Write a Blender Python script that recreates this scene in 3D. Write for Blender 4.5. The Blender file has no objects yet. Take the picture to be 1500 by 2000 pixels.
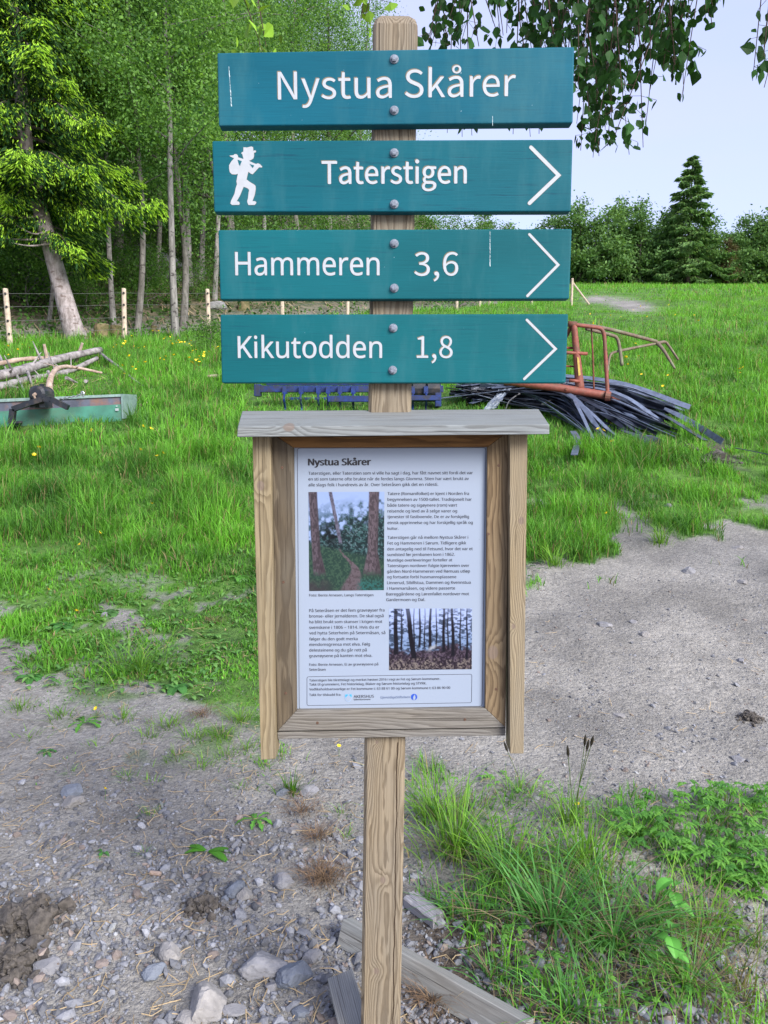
import bpy, bmesh, math, os
import numpy as np
from mathutils import Vector
R = math.radians
sc = bpy.context.scene
col = sc.collection
rng = np.random.default_rng(7)

# ------------------------------------------------------------------ camera, sky, sun, exposure
PITCH = R(6.0); FPX = 1503.0; CAMZ = 1.5
cam_d = bpy.data.cameras.new('camera'); cam = bpy.data.objects.new('camera', cam_d); col.objects.link(cam)
cam.location = (0, 0, CAMZ); cam.rotation_euler = (R(90) - PITCH, 0, 0)
cam_d.sensor_fit = 'VERTICAL'; cam_d.sensor_height = 36.0; cam_d.lens = 36.0 * FPX / 2000.0
cam_d.clip_start = 0.05; cam_d.clip_end = 3000
sc.camera = cam

SUN_EL, SUN_AZ = R(32), R(140)           # azimuth clockwise from +Y (the view direction)
world = bpy.data.worlds.new('World'); sc.world = world; world.use_nodes = True
wn = world.node_tree; wn.nodes.clear()
wo = wn.nodes.new('ShaderNodeOutputWorld'); bg = wn.nodes.new('ShaderNodeBackground')
sky = wn.nodes.new('ShaderNodeTexSky'); sky.sky_type = 'NISHITA'; sky.sun_disc = False
sky.sun_elevation = SUN_EL; sky.sun_rotation = SUN_AZ
sky.air_density = 1.0; sky.dust_density = 2.5; sky.ozone_density = 2.0
veil = wn.nodes.new('ShaderNodeMix'); veil.data_type = 'RGBA'     # thin high cloud whitening the blue
wtc = wn.nodes.new('ShaderNodeTexCoord'); wmp = wn.nodes.new('ShaderNodeMapping'); wmp.inputs['Scale'].default_value = (1.2, 1.2, 4.5)
wnz = wn.nodes.new('ShaderNodeTexNoise'); wnz.inputs['Scale'].default_value = 1.6; wnz.inputs['Detail'].default_value = 5.0
wmr = wn.nodes.new('ShaderNodeMapRange'); wmr.inputs[1].default_value = 0.3; wmr.inputs[2].default_value = 0.7; wmr.inputs[3].default_value = 0.52; wmr.inputs[4].default_value = 0.76
wn.links.new(wtc.outputs['Generated'], wmp.inputs[0]); wn.links.new(wmp.outputs[0], wnz.inputs['Vector']); wn.links.new(wnz.outputs['Fac'], wmr.inputs[0]); wn.links.new(wmr.outputs[0], veil.inputs['Factor'])
veil.inputs['B'].default_value = (2.25, 2.28, 3.35, 1)
wn.links.new(sky.outputs[0], veil.inputs['A']); wn.links.new(veil.outputs['Result'], bg.inputs[0])
bg.inputs[1].default_value = 0.13
wn.links.new(bg.outputs[0], wo.inputs[0])

sun_d = bpy.data.lights.new('sun', 'SUN'); sun_d.energy = 2.1; sun_d.angle = R(28); sun_d.color = (1.0, 0.965, 0.93)
sun = bpy.data.objects.new('sun', sun_d); col.objects.link(sun)
sdir = Vector((math.sin(SUN_AZ) * math.cos(SUN_EL), math.cos(SUN_AZ) * math.cos(SUN_EL), math.sin(SUN_EL)))
sun.rotation_euler = sdir.to_track_quat('Z', 'Y').to_euler()
sc.view_settings.view_transform = 'Standard'; sc.view_settings.look = 'None'
sc.view_settings.exposure = 1.5; sc.view_settings.gamma = 1.0
sc.render.engine = 'CYCLES'
sc.cycles.max_bounces = 8; sc.cycles.transparent_max_bounces = 8
sc.cycles.use_denoising = True; sc.cycles.denoising_prefilter = 'NONE'

# ------------------------------------------------------------------ helpers
CP, SP = math.cos(PITCH), math.sin(PITCH)
def at(px, py, Y):
    """point of the world seen at photo pixel (px, py) on the plane y = Y"""
    u = (px - 750.0) / FPX; v = (1000.0 - py) / FPX
    s = Y / (CP + v * SP)
    return np.array((u * s, Y, CAMZ + s * (-SP + v * CP)))
def proj(x, y, z):
    d = y * CP - (z - CAMZ) * SP; h = y * SP + (z - CAMZ) * CP
    d = np.where(np.abs(d) < 1e-3, 1e-3, d)
    return 750 + FPX * x / d, 1000 - FPX * h / d, d

class Geo:
    """collects shapes and links them as ONE mesh object"""
    def __init__(s): s.V = []; s.F = []; s.C = []; s.M = []; s.n = 0
    def add(s, V, faces, c=None, m=0):
        """faces: list of int arrays (k, 3) or (k, 4)"""
        V = np.asarray(V, float).reshape(-1, 3)
        if not isinstance(faces, list): faces = [faces]
        for f in faces:
            f = np.asarray(f, int)
            if f.size: s.F.append(f + s.n); s.M.append(np.full(len(f), m, int))
        s.V.append(V)
        if c is None: c = (1, 1, 1)
        c = np.asarray(c, float)
        s.C.append(np.broadcast_to(c, (len(V), 3)) if c.ndim == 1 else c)
        s.n += len(V); return s
    def poly(s, pts, m=0, c=None):
        V = np.asarray(pts, float); s.V.append(V); s.F.append(np.arange(len(V))[None, :] + s.n); s.M.append(np.array([m]))
        cc = np.asarray((1, 1, 1) if c is None else c, float)
        s.C.append(np.broadcast_to(cc, (len(V), 3))); s.n += len(V); return s
    def build(s, name, mats, parent=None, smooth=False, colour=False, link=True):
        me = bpy.data.meshes.new(name)
        V = np.concatenate(s.V)
        me.vertices.add(len(V)); me.vertices.foreach_set('co', V.ravel().astype(np.float32))
        L = np.concatenate([f.ravel() for f in s.F]); cnt = np.concatenate([np.full(len(f), f.shape[1]) for f in s.F])
        st = np.concatenate([[0], np.cumsum(cnt)[:-1]])
        me.loops.add(len(L)); me.loops.foreach_set('vertex_index', L.astype(np.int32))
        me.polygons.add(len(cnt)); me.polygons.foreach_set('loop_start', st.astype(np.int32))
        me.polygons.foreach_set('material_index', np.concatenate(s.M).astype(np.int32))
        me.polygons.foreach_set('use_smooth', np.full(len(cnt), bool(smooth)))
        if colour:
            a = me.color_attributes.new('col', 'FLOAT_COLOR', 'POINT')
            C = np.ones((len(V), 4), np.float32); C[:, :3] = np.concatenate(s.C); a.data.foreach_set('color', C.ravel())
        me.update(); me.validate()
        for m in (mats if isinstance(mats, (list, tuple)) else [mats]): me.materials.append(m)
        o = bpy.data.objects.new(name, me)
        if link: col.objects.link(o)
        if parent is not None: o.parent = parent
        return o

def tag(o, label=None, cat=None, group=None, kind=None):
    if label: o['label'] = label
    if cat: o['category'] = cat
    if group: o['group'] = group
    if kind: o['kind'] = kind
    return o
def thing(name, loc, label, cat, group=None):
    o = bpy.data.objects.new(name, None); col.objects.link(o); o.location = tuple(float(a) for a in loc)
    o.empty_display_size = 0.1
    return tag(o, label, cat, group)
def copy_tree(o, parent=None):
    c = o.copy(); col.objects.link(c)
    if parent is not None: c.parent = parent
    for ch in list(o.children): copy_tree(ch, c)
    return c

def tube(pts, rad, sides=8, cap=True):
    P = np.asarray(pts, float); n = len(P); r = np.broadcast_to(np.asarray(rad, float), (n,))
    T = np.gradient(P, axis=0); T /= np.linalg.norm(T, axis=1)[:, None] + 1e-9
    ref = np.array((0, 0, 1.0)) if abs(T[0][2]) < 0.9 else np.array((1.0, 0, 0))
    V = []
    a = np.cross(T[0], ref); a /= np.linalg.norm(a)
    for i in range(n):
        a = a - T[i] * (a @ T[i]); a /= np.linalg.norm(a) + 1e-9
        b = np.cross(T[i], a)
        th = np.arange(sides) * 2 * np.pi / sides
        V.append(P[i] + r[i] * (np.cos(th)[:, None] * a + np.sin(th)[:, None] * b))
    V = np.concatenate(V)
    i, j = np.meshgrid(np.arange(n - 1), np.arange(sides), indexing='ij'); i = i.ravel(); j = j.ravel(); k = (j + 1) % sides
    F = [np.stack([i * sides + j, i * sides + k, (i + 1) * sides + k, (i + 1) * sides + j], 1)]
    if cap:
        V = np.concatenate([V, P[:1], P[-1:]]); c0 = n * sides; j = np.arange(sides); k = (j + 1) % sides
        F.append(np.stack([np.full(sides, c0), k, j], 1)); F.append(np.stack([np.full(sides, c0 + 1), (n - 1) * sides + j, (n - 1) * sides + k], 1))
    return V, F
def spline(pts, n=12):
    """Catmull-Rom through the points"""
    P = np.asarray(pts, float); P = np.concatenate([2 * P[:1] - P[1:2], P, 2 * P[-1:] - P[-2:-1]])
    out = []
    for i in range(1, len(P) - 2):
        t = np.linspace(0, 1, n, endpoint=False)[:, None]
        a, b, c, d = P[i - 1], P[i], P[i + 1], P[i + 2]
        out.append(0.5 * (2 * b + (c - a) * t + (2 * a - 5 * b + 4 * c - d) * t ** 2 + (3 * b - a - 3 * c + d) * t ** 3))
    return np.concatenate(out + [P[-2:-1]])
BOXF = np.array([(0, 1, 2, 3), (7, 6, 5, 4), (0, 4, 5, 1), (1, 5, 6, 2), (2, 6, 7, 3), (3, 7, 4, 0)])
def box8(a, b):
    """a, b: two opposite faces of four points each"""
    return np.concatenate([a, b]), BOXF
def boxc(c, half, ax=None):
    c = np.asarray(c, float); hx, hy, hz = half
    ax = np.eye(3) if ax is None else np.asarray(ax, float)
    q = np.array([(-1, -1), (1, -1), (1, 1), (-1, 1)])
    f = lambda s: np.array([c + ax[0] * hx * i + ax[1] * hy * s + ax[2] * hz * j for i, j in q])
    return box8(f(-1), f(1))
def bevel(o, w, seg=2):
    bm = bmesh.new(); bm.from_mesh(o.data)
    bmesh.ops.remove_doubles(bm, verts=bm.verts, dist=1e-5)
    bmesh.ops.recalc_face_normals(bm, faces=bm.faces)
    bmesh.ops.bevel(bm, geom=list(bm.edges), offset=w, segments=seg, affect='EDGES', profile=0.6)
    bm.to_mesh(o.data); bm.free(); return o
def slab(name, pix, Yf, thick, mat, parent, bev=0.002, seg=2):
    """a board whose front face lies on the plane y = Yf, given by its four photo corners"""
    a = np.array([at(x, y, Yf) for x, y in pix]); b = a + np.array((0, thick, 0))
    o = Geo().add(*box8(a, b)).build(name, mat, parent)
    if bev: bevel(o, bev, seg)
    return o

def hashn(ix, iy, s=0):
    h = np.sin(ix * 127.1 + iy * 311.7 + s * 74.7) * 43758.5453
    return h - np.floor(h)
def vnoise(x, y, s=0):
    x = np.asarray(x, float); y = np.asarray(y, float)
    ix, iy = np.floor(x), np.floor(y); fx, fy = x - ix, y - iy
    fx = fx * fx * (3 - 2 * fx); fy = fy * fy * (3 - 2 * fy)
    a, b, c, d = hashn(ix, iy, s), hashn(ix + 1, iy, s), hashn(ix, iy + 1, s), hashn(ix + 1, iy + 1, s)
    return (a * (1 - fx) + b * fx) * (1 - fy) + (c * (1 - fx) + d * fx) * fy
def fbm(x, y, s=0, o=3): return sum(vnoise(x * 2 ** k, y * 2 ** k, s + k) / 2 ** (k + 1) for k in range(o)) / (1 - 0.5 ** o)
def sstep(a, b, x): t = np.clip((x - a) / (b - a), 0, 1); return t * t * (3 - 2 * t)

# ------------------------------------------------------------------ materials
class Nt:
    def __init__(s, name):
        s.m = bpy.data.materials.new(name); s.m.use_nodes = True; s.t = s.m.node_tree; s.t.nodes.clear()
        s.out = s.t.nodes.new('ShaderNodeOutputMaterial')
    def n(s, typ, ins=None, **pr):
        d = s.t.nodes.new('ShaderNode' + typ)
        for k, v in pr.items(): setattr(d, k, v)
        for k, v in (ins or {}).items(): s.put(d.inputs[k], v)
        return d
    def put(s, sock, v):
        if isinstance(v, bpy.types.NodeSocket): s.t.links.new(v, sock)
        else:
            if isinstance(v, tuple) and len(v) == 3 and sock.type == 'RGBA': v = (*v, 1)
            sock.default_value = v
    def math(s, op, a, b=0.0, c=0.0, clamp=False):
        d = s.n('Math', {0: a, 1: b, 2: c}, operation=op); d.use_clamp = clamp; return d.outputs[0]
    def mix(s, f, a, b, mode='MIX'):
        d = s.n('Mix', data_type='RGBA', blend_type=mode); s.put(d.inputs['Factor'], f); s.put(d.inputs['A'], a); s.put(d.inputs['B'], b)
        return d.outputs['Result']
    def noise(s, vec, scale, detail=3.0, rough=0.55, dist=0.0):
        d = s.n('TexNoise', {'Vector': vec, 'Scale': scale, 'Detail': detail, 'Roughness': rough, 'Distortion': dist}); return d.outputs['Fac']
    def ramp(s, f, stops):
        d = s.n('ValToRGB', {0: f}); e = d.color_ramp.elements
        while len(e) < len(stops): e.new(0.5)
        for i, (p, c) in enumerate(stops): e[i].position = p; e[i].color = (*c, 1) if isinstance(c, tuple) else (c, c, c, 1)
        return d.outputs[0]
    def scale(s, vec, sc_): return s.n('Mapping', {'Vector': vec, 'Scale': sc_}).outputs[0]
    def obj(s): return s.n('TexCoord').outputs['Object']
    def bump(s, h, strength=0.4, dist=0.002): return s.n('Bump', {'Height': h, 'Strength': strength, 'Distance': dist}).outputs[0]
    def bsdf(s, colour, rough=0.6, normal=None, **kw):
        d = s.n('BsdfPrincipled', {'Base Color': colour, 'Roughness': rough})
        if normal is not None: s.put(d.inputs['Normal'], normal)
        for k, v in kw.items(): s.put(d.inputs[k.replace('_', ' ')], v)
        return d.outputs[0]
    def end(s, sh): s.t.links.new(sh, s.out.inputs[0]); return s.m
def plain(name, c, rough=0.6, var=0.25, scale=20.0, metal=0.0, bump=0.0, dirt=None):
    t = Nt(name); p = t.obj(); f = t.noise(p, scale, 4.0, 0.6)
    k = t.ramp(f, [(0.3, 1 - var), (0.7, 1 + var * 0.6)])
    cc = t.mix(1.0, c, k, 'MULTIPLY')
    if dirt:
        cc = t.mix(t.ramp(t.noise(p, scale * 0.35, 5.0, 0.65), [(0.48, 0.0), (0.62, 0.85)]), cc, dirt)
    return t.end(t.bsdf(cc, rough, t.bump(f, bump, 0.004) if bump else None, Metallic=metal))
def leafmat(name, trans=0.45, rough=0.5, gloss=0.3, tint=(1, 1, 1)):
    t = Nt(name); a = t.n('Attribute', attribute_name='col').outputs['Color']
    a = t.mix(1.0, a, tint, 'MULTIPLY')
    b = t.bsdf(a, rough, Specular_IOR_Level=gloss)
    tr = t.n('BsdfTranslucent', {'Color': t.mix(1.0, a, (1.25, 1.2, 0.55), 'MULTIPLY')}).outputs[0]
    return t.end(t.n('MixShader', {0: trans, 1: b, 2: tr}).outputs[0])
def colmat(name, rough=0.8, gloss=0.3):
    t = Nt(name); a = t.n('Attribute', attribute_name='col').outputs['Color']
    return t.end(t.bsdf(a, rough, Specular_IOR_Level=gloss))
def wood(name, axis, early, late, grey, greyamt=0.5, off=(0, 0, 0), depth=0.05, freq=170.0, warp=2.2, knots=(), crack=None, rough=0.75, lateamt=0.55):
    """flat-sawn softwood: growth rings cut along the board, with knots bending the grain; metres"""
    t = Nt(name); p = t.obj(); s3 = t.n('SeparateXYZ', {0: p}).outputs
    X, Y, Z = s3[0], s3[1], s3[2]
    a, b = (X, Z) if axis == 'X' else (Z, X)
    a = t.math('SUBTRACT', a, off[0]); b = t.math('SUBTRACT', b, off[1]); c = t.math('ADD', Y, depth - 1.66 + off[2])
    v = t.n('CombineXYZ', {0: a, 1: b, 2: c}).outputs[0]
    low = t.noise(t.scale(v, (2.2, 9.0, 9.0)), 1.0, 2.0, 0.5)
    mid = t.noise(t.scale(v, (6.0, 45.0, 45.0)), 1.0, 3.0, 0.55)
    b2 = t.math('ADD', b, t.math('MULTIPLY', t.math('SUBTRACT', low, 0.5), 0.09))
    r = t.math('SQRT', t.math('ADD', t.math('MULTIPLY', b2, b2), t.math('MULTIPLY', c, c)))
    ring = t.math('ADD', t.math('MULTIPLY', r, freq), t.math('MULTIPLY', mid, warp))
    core = None
    for (ka, kb, ks) in knots:
        da = t.math('MULTIPLY', t.math('SUBTRACT', a, ka), 0.75); db = t.math('SUBTRACT', b, kb)
        d2 = t.math('ADD', t.math('MULTIPLY', da, da), t.math('MULTIPLY', db, db))
        g = t.math('EXPONENT', t.math('MULTIPLY', d2, -1.0 / (2.2 * ks) ** 2))
        ring = t.math('ADD', ring, t.math('MULTIPLY', g, 2.2))
        k = t.math('SUBTRACT', 1.0, t.math('DIVIDE', t.math('SQRT', d2), ks)); k = t.math('MULTIPLY', k, 4.0, clamp=True)
        core = k if core is None else t.math('MAXIMUM', core, k)
    w = t.math('FRACT', ring)
    line = t.ramp(w, [(0.0, 0.0), (0.35, 0.10), (0.80, 1.0), (0.93, 0.8), (1.0, 0.0)])
    fib = t.noise(t.scale(v, (5.0, 420.0, 420.0)), 1.0, 3.0, 0.6)
    f = t.math('MULTIPLY', line, t.math('ADD', 0.35, t.math('MULTIPLY', fib, lateamt)))
    cc = t.mix(f, early, late)
    big = t.noise(t.scale(v, (3.0, 14.0, 14.0)), 1.0, 4.0, 0.6)
    cc = t.mix(t.math('MULTIPLY', t.ramp(big, [(0.3, 0.0), (0.65, 1.0)]), greyamt), cc, t.mix(t.math('MULTIPLY', f, 0.6), grey, late))
    cc = t.mix(1.0, cc, t.ramp(fib, [(0.25, 0.78), (0.75, 1.12)]), 'MULTIPLY')
    stain = t.noise(t.scale(v, (1.2, 30.0, 30.0)), 2.0, 4.0, 0.65)
    cc = t.mix(t.ramp(stain, [(0.60, 0.0), (0.78, 0.55)]), cc, t.mix(0.5, late, (0.05, 0.045, 0.04)))
    chk = t.noise(t.scale(v, (2.6, 230.0, 230.0)), 1.0, 3.0, 0.6)
    cc = t.mix(t.ramp(chk, [(0.60, 0.0), (0.68, 0.75)]), cc, t.mix(0.35, (0.022, 0.016, 0.012), late))
    if core is not None: cc = t.mix(t.math('MULTIPLY', core, 0.75), cc, t.mix(fib, (0.10, 0.07, 0.05), (0.24, 0.19, 0.16)))
    h = t.math('SUBTRACT', t.math('MULTIPLY', fib, 0.6), t.math('ADD', t.math('MULTIPLY', line, 0.5), t.ramp(chk, [(0.60, 0.0), (0.70, 1.0)])))
    if crack:
        x0, wdt, zmax = crack
        wob = t.math('MULTIPLY', t.math('SUBTRACT', t.noise(t.scale(v, (9.0, 0.0, 0.0)), 1.0, 3.0), 0.5), 0.012)
        dx = t.math('ABSOLUTE', t.math('SUBTRACT', t.math('SUBTRACT', b, x0), wob))
        k = t.math('MULTIPLY', t.math('LESS_THAN', dx, wdt), t.math('LESS_THAN', a, zmax))
        cc = t.mix(k, cc, (0.03, 0.017, 0.009)); h = t.math('SUBTRACT', h, k)
    return t.end(t.bsdf(cc, rough, t.bump(h, 0.55, 0.0012), Specular_IOR_Level=0.25))

# ------------------------------------------------------------------ terrain
_ky = np.array([-600, -30, -4, 0, 1.6, 2.2, 3, 4, 5, 6, 8, 10, 12, 14, 17, 20, 25, 30, 40, 60, 80, 96, 112, 140, 700.])
_kz = np.array([-30, -3, -.35, -.08, 0, 0, .05, .17, .33, .52, 1.0, 1.55, 2.1, 2.6, 3.3, 3.95, 5.05, 6.1, 8.15, 12.2, 16.0, 19.2, 20.3, 20.6, 20.6])
_fy = np.concatenate([np.arange(-600, -8, 4.0), np.arange(-8, 150, 0.1), np.arange(150, 700, 5.0)])
_fz = np.interp(_fy, _ky, _kz)
_m = (_fy > -8) & (_fy < 149); _k = np.ones(15) / 15
_s = np.convolve(_fz, _k, 'same'); _fz = np.where(_m & (_fy > -6) & (_fy < 147), _s, _fz)
FP0 = np.array((-8.4, 17.0)); FDIR = np.array((0.671, 0.741)); FNRM = np.array((-0.741, 0.671))
def behind(x, y): return (x - FP0[0]) * FNRM[0] + (y - FP0[1]) * FNRM[1]
def H(x, y):
    x = np.asarray(x, float); y = np.asarray(y, float)
    z = np.interp(y, _fy, _fz)
    s = behind(x, y); q = x / np.maximum(y, 1)
    z = z + 0.26 * np.clip(s - 1.0, 0, 60) * sstep(0.2, -0.02, q)
    z = z + (fbm(x * .9, y * .9, 3) - .5) * 0.10 * sstep(2.6, 5, y) + (fbm(x * .22, y * .22, 9) - .5) * 0.5 * sstep(9, 20, y)
    z = z + (fbm(x * 5, y * 5, 5) - .5) * 0.022
    # the grassy bank right of the signpost stands a little proud and falls away at its foot
    bank = np.exp(-(((x - .62) / .42) ** 2 + ((y - 2.55) / .38) ** 2)); z = z + 0.05 * bank
    z = z - 0.10 * sstep(0.75, 1.15, x) * sstep(2.5, 2.0, y)
    return z
def on_ground(px, py, lo=1.3, hi=140):
    """where the view ray through a photo pixel meets the ground"""
    Ys = np.geomspace(lo, hi, 4000); u = (px - 750.0) / FPX; v = (1000.0 - py) / FPX
    s = Ys / (CP + v * SP); x = u * s; z = CAMZ + s * (-SP + v * CP)
    hit = np.nonzero(z <= H(x, Ys))[0]
    i = hit[0] if len(hit) else len(Ys) - 1
    return np.array((x[i], Ys[i], float(H(x[i], Ys[i]))))
def gz(x, y): return np.array((x, y, float(H(x, y))))

# where grass grows: boundaries read from the photograph, used as a map of the place
_bx = np.array([-900, 0, 100, 200, 330, 420, 500, 640, 800, 1030, 1100, 1200, 1300, 1400, 1500, 2400])
_by = np.array([1335, 1335, 1360, 1380, 1400, 1415, 1420, 1350, 1230, 1150, 1110, 1085, 1065, 1050, 1030, 1000])
_bank = np.array([(795, 1580), (850, 1500), (1000, 1490), (1060, 1545), (1180, 1585), (1260, 1560), (1400, 1535), (1500, 1550), (1700, 1560), (1700, 1800), (1490, 1770), (1440, 1840), (1480, 1950), (1560, 2080), (1060, 2080), (930, 1880), (800, 1690)])
def inpoly(px, py, P):
    ins = np.zeros(px.shape, bool); j = len(P) - 1
    for i in range(len(P)):
        xi, yi = P[i]; xj, yj = P[j]
        c = ((yi > py) != (yj > py)) & (px < (xj - xi) * (py - yi) / (yj - yi + 1e-9) + xi); ins ^= c; j = i
    return ins
def cover(x, y, bank=1.0):
    """0..1 grass cover at a ground point"""
    z = H(x, y); px, py, d = proj(x, y, z)
    n = fbm(x * 2.3, y * 2.3, 21, 3); n2 = fbm(x * 6.5, y * 6.5, 31, 3)
    edge = np.interp(px, _bx, _by) + (n - .5) * 230 + (n2 - .5) * 110
    g = sstep(-12, 70, edge - py)
    bare = sstep(1000, 1250, py) * sstep(540, 480, px)                  # thin, trodden turf
    g = g * (1 - bare * sstep(.52, .62, n2 * .5 + n * .5) * .85)
    g = np.maximum(g, .62 * sstep(.50, .60, n * .45 + n2 * .55) * sstep(1560, 1430, py) * sstep(40, 200, px) * sstep(560, 500, px) * (py > 1250))
    g = g * (1 - .85 * np.exp(-(((px - 1390) / 90) ** 2 + ((py - 890) / 45) ** 2)) * (n2 > .42))
    g = g * (1 - .8 * np.exp(-(((px - 1130) / 150) ** 2 + ((py - 985) / 16) ** 2)) * (n > .42))
    g = g * (1 - .97 * np.exp(-(((px - 1232) / 52) ** 2 + ((py - 596 - (px - 1225) * .12) / 15) ** 2)) * (y > 14))
    g = g * (1 - .9 * np.exp(-(((px - 1165) / 34) ** 2 + ((py - 585) / 8) ** 2)) * (y > 14))
    b = inpoly(px + (n - .5) * 90, py + (n2 - .5) * 90, _bank) * (0.05 + .50 * sstep(.45, .63, n * .5 + n2 * .5)) * (d > 0) * (y > 1.2)
    g = np.where((d > 0.3) & (y > 0.8), g, 0)
    g = g * np.where(behind(x, y) > 0.6, sstep(.2, .12, x / np.maximum(y, 1)) * -.75 + 1, 1)
    return np.clip(np.maximum(g, b * bank), 0, 1)

gy = np.unique(np.concatenate([np.linspace(-600, -12, 14), np.linspace(-12, 0.8, 18), np.arange(0.8, 4.5, 0.035), np.geomspace(4.5, 150, 190), np.linspace(150, 700, 8)]))
gh = np.concatenate([np.arange(0, 2.0, 0.035), np.geomspace(2.0, 80, 90), np.linspace(80, 700, 10)[1:]])
gx = np.unique(np.concatenate([-gh, gh]))
XX, YY = np.meshgrid(gx, gy); ZZ = H(XX, YY)
CV = cover(XX, YY, .35); FO = sstep(0.3, 2.5, behind(XX, YY)) * sstep(0.2, 0.1, XX / np.maximum(YY, 1)) * (YY > 5)
PX, PY, PD = proj(XX, YY, ZZ)
DIRT = np.clip(np.exp(-(((PX - 1390) / 120) ** 2 + ((PY - 890) / 60) ** 2)) + sstep(700, 850, PX) * sstep(1690, 1800, PY) * sstep(1480, 1400, PX) + .9 * np.exp(-(((PX - 40) / 75) ** 2 + ((PY - 1800) / 80) ** 2)), 0, 1) * (PD > 0)
V = np.stack([XX.ravel(), YY.ravel(), ZZ.ravel()], 1); C3 = np.stack([CV.ravel(), FO.ravel(), DIRT.ravel()], 1)
ny, nx = XX.shape
ii, jj = np.meshgrid(np.arange(ny - 1), np.arange(nx - 1), indexing='ij')
Q = np.stack([ii * nx + jj, ii * nx + jj + 1, (ii + 1) * nx + jj + 1, (ii + 1) * nx + jj], -1).reshape(-1, 4)

t = Nt('ground_earth'); p = t.n('NewGeometry').outputs['Position']
at3 = t.n('SeparateColor', {0: t.n('Attribute', attribute_name='col').outputs['Color']}).outputs
nA = t.noise(p, 1.7, 5.0, 0.6); nB = t.noise(p, 38.0, 4.0, 0.65); nC = t.noise(p, 240.0, 2.0, 0.6)
vo = t.n('TexVoronoi', {'Vector': p, 'Scale': 70.0}); vo2 = t.n('TexVoronoi', {'Vector': p, 'Scale': 190.0})
gr = t.mix(t.ramp(nA, [(0.35, 0.0), (0.65, 1.0)]), (0.185, 0.179, 0.165), (0.310, 0.299, 0.272))
peb = t.mix(0.55, gr, t.mix(1.0, gr, t.ramp(t.n('SeparateColor', {0: vo.outputs['Color']}).outputs[0], [(0.1, 0.55), (0.9, 1.45)]), 'MULTIPLY'))
peb = t.mix(t.ramp(nB, [(0.45, 0.0), (0.6, 1.0)]), peb, t.mix(1.0, gr, t.ramp(nC, [(0.3, 0.75), (0.7, 1.2)]), 'MULTIPLY'))
soil = t.mix(t.ramp(nB, [(0.35, 0.0), (0.7, 1.0)]), (0.055, 0.045, 0.037), (0.14, 0.12, 0.102))
turf = t.mix(t.ramp(t.noise(p, 6.0, 5.0, 0.7), [(0.4, 0.0), (0.62, 1.0)]), (0.045, 0.095, 0.022), (0.105, 0.22, 0.038))
turf = t.mix(t.ramp(t.noise(p, 0.5, 4.0, 0.7), [(0.45, 0.0), (0.7, 0.6)]), turf, (0.14, 0.31, 0.040))
litter = t.mix(t.ramp(t.noise(p, 2.2, 6.0, 0.7), [(0.42, 0.0), (0.58, 1.0)]), (0.032, 0.055, 0.016), (0.145, 0.125, 0.085))
c = t.mix(at3[2], peb, soil); c = t.mix(t.ramp(at3[0], [(0.25, 0.0), (0.75, 0.95)]), c, turf); c = t.mix(at3[1], c, litter)
hgt = t.math('ADD', t.math('ADD', t.math('MULTIPLY', vo.outputs['Distance'], -0.35), t.math('MULTIPLY', t.noise(p, 75.0, 5.0, 0.75), 0.7)), t.math('ADD', t.math('MULTIPLY', vo2.outputs['Distance'], -0.12), t.math('ADD', t.math('MULTIPLY', nB, 0.9), t.math('MULTIPLY', t.noise(p, 11.0, 4.0, 0.7), 2.2))))
M_ground = t.end(t.bsdf(c, 0.95, t.bump(hgt, 0.9, 0.013), Specular_IOR_Level=0.12))

qc = Q[:, [0, 2]]; cen = V[qc].mean(1); cvq = C3[Q, 0].mean(1)
near = (np.abs(cen[:, 0]) < 14) & (cen[:, 1] < 9) & (cen[:, 1] > -12)
road = near & (cvq < .4)
trk = (cvq < .45) & (cen[:, 1] > 14) & (PX.ravel()[Q[:, 0]] > 1110) & (PX.ravel()[Q[:, 0]] < 1300) & (PY.ravel()[Q[:, 0]] < 640) & (PY.ravel()[Q[:, 0]] > 555) & (PD.ravel()[Q[:, 0]] > 0)
def ground_piece(name, mask):
    u, inv = np.unique(Q[mask], return_inverse=True)
    o = Geo().add(V[u], inv.reshape(-1, 4), C3[u]).build(name, M_ground, smooth=True, colour=True)
    return tag(o, kind='structure')
ground_piece('ground', ~(road | trk)); ground_piece('gravel_road', road)
if trk.any(): ground_piece('field_track', trk)

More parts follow.
